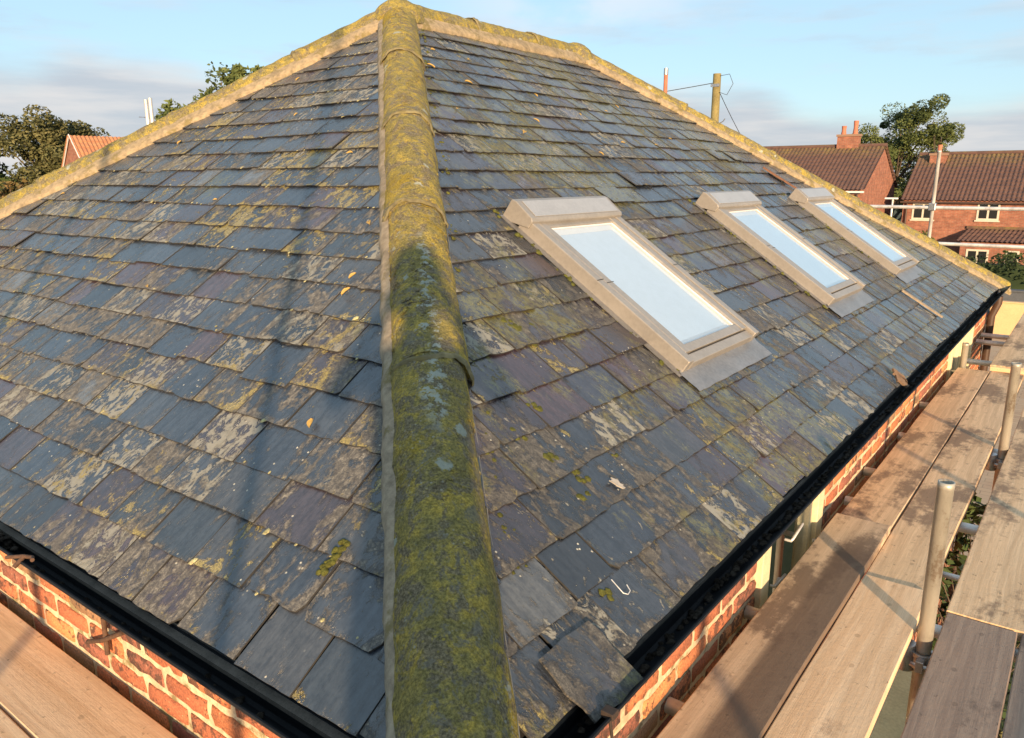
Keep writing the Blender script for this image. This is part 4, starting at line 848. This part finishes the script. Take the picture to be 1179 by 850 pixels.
tree('garden_bush', (-2.6, 42.2, GZ), 2.9, .6, 'small bush in front of the porch of the right brick house', 2, 12, 800, .08, cat='bush', trunk=.05, low=.1)
# hedge
hb = MB(); r_ = random.Random(5); hc = [((x, 40 + r_.uniform(-.5, .5), GZ + r_.uniform(.3, 2.3)), r_.uniform(.4, .6)) for x in [(-5.6 + 20 * i / 220) for i in range(221)]]
leafcloud(hb, hc, 15000, .09, r_, .9); hr = empty('garden_hedge', (2, 40, GZ), label='dark green clipped hedge below the right brick house', cat='hedge')
o = hb.build('foliage', M_LF[2], hr); o.location = (-2, -40, -GZ)
st = MB(); st.box((-5.2, 39.7, GZ), (14, 40.3, GZ + 2.2)); o = st.build('stems', M_LF[2], hr); o.location = (-2, -40, -GZ)
# low slate-grey wall in front of the hedge
t = MB(); t.box((-2.6, 37.2, GZ), (16, 37.6, GZ + 1.35)); t.box((-2.65, 37.15, GZ + 1.352), (16.05, 37.65, GZ + 1.43))
tag(t.build('low_wall', simple('blue_grey_render', (.075, .085, .10), .8, 0, .2, 3), bevel=.02), 'low blue-grey wall between the hedge and the sunlit yard', 'wall')
t = MB(); t.box((-2.3, 34.4, GZ), (17, 34.65, GZ + 1.25)); t.box((-2.34, 34.36, GZ + 1.252), (17.04, 34.69, GZ + 1.31))
tag(t.build('rendered_wall', simple('warm_render', (.60, .40, .21), .85, 0, .1, 2), bevel=.02), 'sunlit cream-orange rendered wall at the back of the yard on the right', 'wall')
# shrubs in the garden right below
for i, (x, y, lb_) in enumerate(((.75, 3.4, 'leafy shrub below the gap in the boards'), (.3, 7.4, 'dark shrub below the open cross tubes'), (.9, 9.3, 'shrub beneath the farthest boards'))):
    tree('garden_shrub', (x, y, GZ), 3.3, .75, lb_, (1, 2, 0)[i], 20 + i, 2200, .06, cat='shrub', trunk=.04, low=.15)
# far tree belt all round as one mass
fb = MB(); r_ = random.Random(8); cs = []
for i in range(420):
    an = r_.uniform(-30, 125); dd = r_.uniform(150, 210); t_ = R(an); cs.append(((-math.sin(t_) * dd, math.cos(t_) * dd, GZ + r_.uniform(.5, 5.2)), r_.uniform(2, 3.6)))
leafcloud(fb, cs, 16000, .8, r_, .8); o = fb.build('distant_trees', M_LF[2]); tag(o, 'dark line of distant trees and hedges on the horizon', 'trees', kind='stuff')

# ------------------------------------------------------------ neighbouring houses
def pantile_roof(mb, e0, e1, r0, r1, amp=.025, pitch=.21, rows=14):
    e0, e1, r0, r1 = map(Vector, (e0, e1, r0, r1)); ln = (e1 - e0).length; nx = int(ln / pitch * 4); Nn = (e1 - e0).cross(r0 - e0).normalized()
    if Nn.z < 0: Nn = -Nn
    rws = []
    for j in range(rows):
        for q in (0, .97):
            v = min(1, (j + q) / rows); lift = .03 * (1 - q)
            rws.append([e0.lerp(e1, i / nx).lerp(r0.lerp(r1, i / nx), v) + Nn * (lift + amp * math.sin(2 * math.pi * i / nx * ln / pitch)) for i in range(nx + 1)])
    mb.loft(rws, False)
def house(name, x0, x1, y0, dep, ze, zr, label, roofm, zb_=GZ, wallm=M_FARB, over=.25, barge=None):
    root = empty(name, ((x0 + x1) / 2, y0, zb_), label=label, cat='house'); ox, oy, oz = (x0 + x1) / 2, y0, zb_
    hw = (x1 - x0) / 2; H = ze - zb_; ZR = zr - zb_; wl = MB()
    wl.poly([(-hw, 0, 0), (hw, 0, 0), (hw, 0, H), (-hw, 0, H)], uv=[(0, 0), (2 * hw, 0), (2 * hw, H), (0, H)])
    wl.poly([(hw, dep, 0), (-hw, dep, 0), (-hw, dep, H), (hw, dep, H)], uv=[(0, 0), (2 * hw, 0), (2 * hw, H), (0, H)])
    for sx in (-hw, hw): wl.poly([(sx, 0, 0), (sx, dep, 0), (sx, dep, H), (sx, dep / 2, ZR - .06), (sx, 0, H)], uv=[(0, 0), (dep, 0), (dep, H), (dep / 2, ZR), (0, H)])
    wl.build('wall', wallm, root)
    rf = MB(); sl = (ZR - H) / (dep / 2)
    for s_ in (0, 1):
        ye = -over if s_ == 0 else dep + over; zz = H - over * sl + .05
        pantile_roof(rf, (-hw - .12, ye, zz), (hw + .12, ye, zz), (-hw - .12, dep / 2, ZR + .05), (hw + .12, dep / 2, ZR + .05))
    rf.build('roof', roofm, root)
    rd = MB(); rd.tube([(-hw - .12, dep / 2, ZR + .05), (hw + .12, dep / 2, ZR + .05)], .12, 10); rd.build('ridge', roofm, root)
    gt = MB(); gt.box((-hw - .1, -over - .1, H - over * sl - .09), (hw + .1, -over + .01, H - over * sl + .0)); gt.build('gutter', barge or M_PIPE, root)
    return root, hw, H, ZR
def win(root, x, z, wd, ht, lights=2, y=0.):
    f = MB(); t_ = .09
    f.box((x - wd / 2, y - .03, z), (x + wd / 2, y + .05, z + t_)); f.box((x - wd / 2, y - .03, z + ht - t_), (x + wd / 2, y + .05, z + ht))
    for i in range(lights + 1):
        xx = x - wd / 2 + (wd - t_) * i / lights; f.box((xx, y - .028, z + t_), (xx + t_, y + .05, z + ht - t_))
    f.box((x - wd / 2 - .06, y - .08, z - .07), (x + wd / 2 + .06, y + .05, z - .003))
    fo = f.build('window', M_FCREAM, root); g_ = MB(); g_.poly([(x - wd / 2 + .02, y - .004, z + .02), (x + wd / 2 - .02, y - .004, z + .02), (x + wd / 2 - .02, y - .004, z + ht - .02), (x - wd / 2 + .02, y - .004, z + ht - .02)])
    g_.build('pane', M_FARGL, fo)
m_, n = newmat('dark_window_pane'); setb(n, Base_Color=(.02, .022, .025), Roughness=.06); M_FARGL = m_
def chimney(root, x, y, z0, z1, w_=.9, pots=2, potm=None, d=.5):
    c_ = MB(); 
    for lo_, hi_ in (((x - w_ / 2, y - d / 2, z0), (x + w_ / 2, y + d / 2, z1)),):
        for (ax, ay, bx, by) in ((lo_[0], lo_[1], hi_[0], lo_[1]), (hi_[0], lo_[1], hi_[0], hi_[1]), (hi_[0], hi_[1], lo_[0], hi_[1]), (lo_[0], hi_[1], lo_[0], lo_[1])):
            l_ = abs(bx - ax) + abs(by - ay); c_.poly([(ax, ay, z0), (bx, by, z0), (bx, by, z1), (ax, ay, z1)], uv=[(0, 0), (l_, 0), (l_, z1 - z0), (0, z1 - z0)])
    c_.box((x - w_ / 2 - .05, y - d / 2 - .05, z1 + .002), (x + w_ / 2 + .05, y + d / 2 + .05, z1 + .12)); co = c_.build('chimney', M_FARB, root)
    for i in range(pots):
        p_ = MB(); px = x + (i - (pots - 1) / 2) * w_ * .55; hh_ = .45 + .25 * (i % 2)
        p_.tube([(px, y, z1 + .12), (px, y, z1 + .12 + hh_ * .5), (px, y, z1 + .12 + hh_)], .11, 10, radii=[.14, .11, .13]); p_.build('chimney_pot', M_POT, co)
M_FCREAM = simple('pale_stone_frame', (.52, .49, .41), .6, 0, .1)
M_POT = simple('terracotta_pot', (.42, .15, .09), .8)
hA, hw, H, ZR = house('brick_house', -18.2, -9.15, 41.9, 7.3, .58, 2.72, 'brick house with brown tiled roof and sunlit gable, left of the airy tree', M_PANT, barge=M_WHITE)
chimney(hA, -11.0 + 13.675, 3.65, ZR - .5, ZR + .55, 1.1, 2)
t = MB(); t.tube([(hw - .25, -.12, 0), (hw - .25, -.12, H - .3)], .05, 8); t.build('downpipe', M_PIPE, hA)
hB, hw, H, ZR = house('brick_house', -8.0, 9.5, 46, 7.4, .02, 2.32, 'brick house with long brown tiled roof and cream windows at the right edge', M_PANT)
oz = GZ; cxB = .75
win(hB, -7.0 - cxB, -1.10 - oz, 1.05, .88); win(hB, -4.0 - cxB, -1.06 - oz, 1.0, .88); win(hB, 1.2 - cxB, -1.06 - oz, 1.2, .88)
win(hB, -3.9 - cxB - .2, -3.4 - oz, 1.0, .95, y=-1.25); win(hB, -2.6 - cxB, -3.4 - oz, .6, .95, 1, y=-1.25)
chimney(hB, -7.05 - cxB, 3.7 - .6, ZR - 1.2, ZR - .05, .8, 1)
t = MB(); t.tube([(-hw + .2, -.1, 0), (-hw + .2, -.1, H - .25)], .05, 8); t.build('downpipe', M_PIPE, hB)
pr = MB(); pantile_roof(pr, (-5.1 - cxB, -1.6, -2.05 - oz), (4. - cxB, -1.6, -2.05 - oz), (-4.75 - cxB, 0, -1.48 - oz), (4. - cxB, 0, -1.48 - oz), rows=4); pr.box((-4.85 - cxB, -.12, -1.50 - oz), (4. - cxB, -.001, -1.36 - oz)); pr.build('porch_roof', M_PANT, hB)
pw = MB(); rect_uv(pw, (-4.9 - cxB, -1.25, 0), (1, 0, 0), (0, 0, 1), 8.8, H - 2.12); rect_uv(pw, (-4.9 - cxB, -1.25, 0), (0, 1, 0), (0, 0, 1), 1.25, H - 2.05); pw.build('porch_wall', M_FARB, hB)
# house beyond the left hip: gable towards us
hC, hw, H, ZR = house('brick_house', 0, 0.001, 0, 6, 0, 2, 'tmp', M_PANTO) if False else (None, 0, 0, 0)
root = empty('brick_house', (-45, 19.9, GZ), rz=R(-98), label='distant house with orange gable and chimney behind the left hip', cat='house')
wl = MB(); Wd, Hh, Rr, Ln = 2.5, 6.0, 8.35, 9.0
wl.poly([(0, -Wd, 0), (0, Wd, 0), (0, Wd, Hh), (0, 0, Rr), (0, -Wd, Hh)], uv=[(0, 0), (5, 0), (5, Hh), (2.5, Rr), (0, Hh)])
wl.poly([(-Ln, -Wd, 0), (0, -Wd, 0), (0, -Wd, Hh), (-Ln, -Wd, Hh)], uv=[(0, 0), (Ln, 0), (Ln, Hh), (0, Hh)]); wl.poly([(-Ln, Wd, 0), (0, Wd, 0), (0, Wd, Hh), (-Ln, Wd, Hh)], uv=[(0, 0), (Ln, 0), (Ln, Hh), (0, Hh)])
wl.poly([(-Ln, -Wd, 0), (-Ln, Wd, 0), (-Ln, Wd, Hh), (-Ln, 0, Rr), (-Ln, -Wd, Hh)]); wl.build('wall', M_FARB, root)
rf = MB()
for s_ in (-1, 1): pantile_roof(rf, (-Ln - .1, s_ * (Wd + .25), Hh - .2), (.15, s_ * (Wd + .25), Hh - .2), (-Ln - .1, 0, Rr + .06), (.15, 0, Rr + .06), rows=8)
rf.build('roof', M_PANTO, root)
bg_ = MB()
for s_ in (-1, 1): 
    p0, p1 = Vector((.06, s_ * (Wd + .25), Hh - .3)), Vector((.06, 0, Rr - .04)); bg_.raw([p0, p1, p1 + Vector((0, 0, .16)), p0 + Vector((0, 0, .16)), p0 + Vector((.04, 0, 0)), p1 + Vector((.04, 0, 0)), p1 + Vector((.04, 0, .16)), p0 + Vector((.04, 0, .16))], [(0, 1, 2, 3), (4, 7, 6, 5), (3, 2, 6, 7), (0, 4, 5, 1)])
bg_.build('bargeboard', M_WHITE, root)
chimney(root, -4.2, .4, Rr - .4, 8.6, .42, 1)
an = MB(); an.tube([(-4.2, .4, 8.7), (-4.2, .4, 9.7)], .02, 6); an.tube([(-4.9, .1, 9.5), (-3.5, .7, 9.5)], .014, 6)
for q in range(4): an.tube([(-4.8 + q * .35 + .1, .14 + q * .15 - .3, 9.5), (-4.8 + q * .35 - .1, .14 + q * .15 + .3, 9.5)], .01, 6)
tag(an.build('roof_aerial', M_COUP), None, None).parent = root
# brown tiled outbuilding at the far left edge
root = empty('tiled_outbuilding', (-30, 8.2, GZ), rz=R(20), label='low outbuilding with brown tiled roof at the far left edge', cat='outbuilding')
rf = MB(); pantile_roof(rf, (0, -4.5, 4.3), (0, 2.7, 4.3), (-3.4, -4.5, 6.5), (-3.4, 2.7, 6.5), rows=12, amp=.05); pantile_roof(rf, (-6.8, -4.5, 4.3), (-6.8, 2.7, 4.3), (-3.4, -4.5, 6.5), (-3.4, 2.7, 6.5), rows=12)
rf.build('roof', mat_pantile('brown_pantiles', (.20, .13, .095), (.27, .18, .13), (.28, .22, .12), .2), root)
wl = MB(); rect_uv(wl, (-.3, -4.4, 0), (0, 1, 0), (0, 0, 1), 7.0, 4.35); rect_uv(wl, (-6.5, -4.4, 0), (0, 1, 0), (0, 0, 1), 7.0, 4.35)
for yy in (-4.4, 2.6): wl.poly([(-6.5, yy, 0), (-.3, yy, 0), (-.3, yy, 4.35), (-3.4, yy, 6.4), (-6.5, yy, 4.35)], uv=[(0, 0), (6.2, 0), (6.2, 4.35), (3.1, 6.4), (0, 4.35)])
wl.build('wall', M_FARB, root)

# telegraph pole with its cables, terracotta flue, street lamp
M_POLE = simple('tarred_pole', (.20, .17, .07), .9, 0, .35, 5)
tp = empty('telegraph_pole', (-8.87, 22, GZ), label='greenish wooden telegraph pole rising above the far right hip', cat='telegraph pole')
t = MB(); t.tube([(0, 0, 0), (0, 0, 8.97)], .1, 14, radii=[.15, .115]); t.build('post', M_POLE, tp)
t = MB(); t.box((-.13, -.13, 8.6), (.13, -.10, 8.68)); t.build('bracket', M_COUP, tp); t = MB(); t.tube([(.1, 0, 7.55), (.28, -.05, 7.62), (.34, -.05, 7.7)], .014, 6); t.build('hook', M_COUP, tp)
def cable(p0, p1, sag, label, r=.011, name='overhead_cable', n=24):
    p0, p1 = Vector(p0), Vector(p1); t_ = MB(); t_.tube([p0.lerp(p1, i / n) - Vector((0, 0, sag * 4 * (i / n) * (1 - i / n))) for i in range(n + 1)], r, 6); return tag(t_.build(name, M_SEAL), label, 'cable')
cable((-8.97, 22, 3.82), (-26, 19.5, 3.2), .35, 'thin cable running left from the telegraph pole')
cable((-8.77, 22, 3.55), (-13.8, 47.4, .85), 1.2, 'thin cable sloping down right from the telegraph pole to the house')
t = MB(); t.tube([(-8.77, 21.95, 3.55), (-8.5, 21.9, 3.45), (-8.33, 21.9, 3.75), (-8.45, 21.9, 4.02), (-8.75, 21.95, 4.0)], .008, 6); tag(t.build('cable_loop', M_SEAL), 'loop of slack cable on the right of the telegraph pole top', 'cable')
cf = empty('terracotta_flue', (-9.53, 20, GZ), label='slender orange-red flue pipe with grey cap above the far hip', cat='flue')
t = MB(); t.tube([(0, 0, 0), (0, 0, 8.85)], .055, 12); t.build('pipe', M_POT, cf); t = MB(); t.tube([(0, 0, 8.8), (0, 0, 8.97)], .062, 12); t.build('cap', M_COUP, cf)
lp = empty('street_lamp', (-7.35, 40, GZ), label='small pale street lamp seen in front of the left brick house', cat='street lamp')
t = MB(); t.tube([(0, 0, 0), (0, 0, 5.0)], .05, 10, radii=[.07, .045]); t.build('post', M_TUBEB, lp); t = MB(); t.box((-.35, -.1, 4.99), (.22, .1, 5.07)); t.build('lantern', M_WHITE, lp, bevel=.02)

# ------------------------------------------------------------ the unseen photographer, standing on the corner of the scaffold
tdir = Vector((math.sin(R(SUN_AZ)), -math.cos(R(SUN_AZ)), 0)); rdir = Vector((math.cos(R(SUN_AZ)), math.sin(R(SUN_AZ)), 0))
PB = CAMPOS + tdir * .44 - rdir * .02; PB.z = ZS
def skin(name, chains, mat, parent=None, sub=2):
    me = bpy.data.meshes.new(name); vs, es, rs = [], [], []; idx = {}
    for ch in chains:
        prev = None
        for key, p, r0 in ch:
            if key in idx: i = idx[key]
            else: i = len(vs); idx[key] = i; vs.append(tuple(p)); rs.append(r0)
            if prev is not None: es.append((prev, i))
            prev = i
    me.from_pydata(vs, es, []); o = bpy.data.objects.new(name, me); link(o, parent)
    sk = o.modifiers.new('skin', 'SKIN'); sk.use_smooth_shade = True
    lay = me.skin_vertices[0] if me.skin_vertices else None
    if lay is None:
        bm = bmesh.new(); bm.from_mesh(me); bm.verts.layers.skin.verify(); bm.to_mesh(me); bm.free(); lay = me.skin_vertices[0]
    for i, rr in enumerate(rs): lay.data[i].radius = rr if isinstance(rr, tuple) else (rr, rr); lay.data[i].use_root = (i == 0)
    sb = o.modifiers.new('sub', 'SUBSURF'); sb.levels = sb.render_levels = sub
    me.materials.append(mat); return o
pe = empty('person', PB, rz=R(SUN_AZ), label='photographer in dark work jacket and trousers holding up a phone', cat='person')
# local: x to the right, y towards the roof
M_JACK = simple('navy_jacket', (.03, .035, .05), .9); M_SKIN = simple('skin', (.45, .27, .19), .6, 0, .08); M_TROU = simple('work_trousers', (.05, .048, .045), .95); M_BOOT = simple('brown_boots', (.08, .05, .03), .8); M_HAIR = simple('dark_hair', (.03, .02, .015), .8)
def arm(s):
    return [('chest', (0, 0, 1.28), (.15, .11)), ('sh%d' % s, (s * .19, 0, 1.36), .062), ('el%d' % s, (s * .27, .20, 1.20), .046), ('wr%d' % s, (s * .115, .37, 1.46), .030)]
body = skin('body', [[('hem', (0, 0, .66), (.17, .12)), ('pel', (0, 0, .92), (.16, .12)), ('waist', (0, 0, 1.05), (.14, .10)), ('chest', (0, 0, 1.28), (.15, .11)), ('neck', (0, .01, 1.45), .055), ('hd0', (0, .03, 1.54), (.068, .08)), ('hd1', (0, .035, 1.63), (.075, .09)), ('hd2', (0, .03, 1.70), (.055, .065))], arm(-1), arm(1)] +  # unseen figure; hem and legs widened to close a lit gap
     [[('pel', (0, 0, .92), (.16, .12)), ('hip%d' % s, (s * .10, 0, .84), .088), ('kn%d' % s, (s * .095, .02, .48), .070), ('an%d' % s, (s * .10, -.01, .10), .048), ('ft%d' % s, (s * .105, .03, .045), .042), ('to%d' % s, (s * .12, .17, .035), .034)] for s in (-1, 1)], M_JACK, pe)
bpy.context.view_layer.update()
me_ = bpy.data.meshes.new_from_object(body.evaluated_get(bpy.context.evaluated_depsgraph_get())); body.modifiers.clear(); body.data = me_
me_.materials.clear()
for m_ in (M_JACK, M_TROU, M_BOOT, M_SKIN): me_.materials.append(m_)
for p_ in me_.polygons:
    c_ = p_.center; p_.use_smooth = True
    p_.material_index = 3 if (c_.z > 1.455 and abs(c_.x) < .095 and c_.y < .2) else 2 if c_.z < .11 else 1 if c_.z < .62 else 0
for s in (-1, 1):
    ey = MB(); ey.tube([(s * .031, .108, 1.632), (s * .031, .118, 1.632)], .010, 10); ey.build('eye', M_SEAL, pe)
    er_ = MB(); blob(er_, (s * .078, .02, 1.61), .030, (s, -.1, 0), .6, 1, .5, 1, 10); er_.build('ear', M_SKIN, pe)
mt = MB(); mt.tube([(-.024, .110, 1.553), (0, .118, 1.551), (.024, .110, 1.553)], .005, 8); mt.build('mouth', simple('lips', (.30, .13, .10), .6), pe)
hairm = MB(); blob(hairm, (0, -.004, 1.625), .094, (0, -.25, 1), 1.0, 1.0, 1.30, 3, 22); hairm.build('hair', M_HAIR, pe)
fc_ = MB(); fc_.tube([(0, .115, 1.615), (0, .142, 1.585), (0, .12, 1.58)], .012, 8, radii=[.008, .014, .012]); fc_.build('nose', M_SKIN, pe)
for s in (-1, 1):
    ch = [[('w', (s * .115, .37, 1.46), .026), ('p', (s * .105, .40, 1.485), (.030, .018))]]
    for k, (dz, ln_) in enumerate(((-.026, .058), (-.009, .070), (.009, .074), (.026, .066))):
        ch.append([('p', (s * .105, .40, 1.485), (.030, .018)), ('k%d' % k, (s * .095, .425, 1.497 + dz), .0095), ('m%d' % k, (s * (.095 - ln_ * .35), .452, 1.497 + dz), .0085), ('t%d' % k, (s * (.095 - ln_ * .75), .456, 1.497 + dz), .0075)])
    ch.append([('p', (s * .105, .40, 1.485), (.030, .018)), ('th1', (s * .085, .40, 1.45), .011), ('th2', (s * .066, .415, 1.452), .009)])
    skin('hand', ch, M_SKIN, pe)
ph = MB(); ph.box((-.078, -.004, -.037), (.078, .004, .037)); o = ph.build('mobile_phone', M_SEAL, bevel=.003)
o.matrix_world = Matrix.Translation(CAMPOS - FW * .022 - RT2 * .05 - UP2 * .012) @ Matrix((RT2, FW, UP2)).transposed().to_4x4(); tag(o, 'black mobile phone held up at the camera position', 'phone')
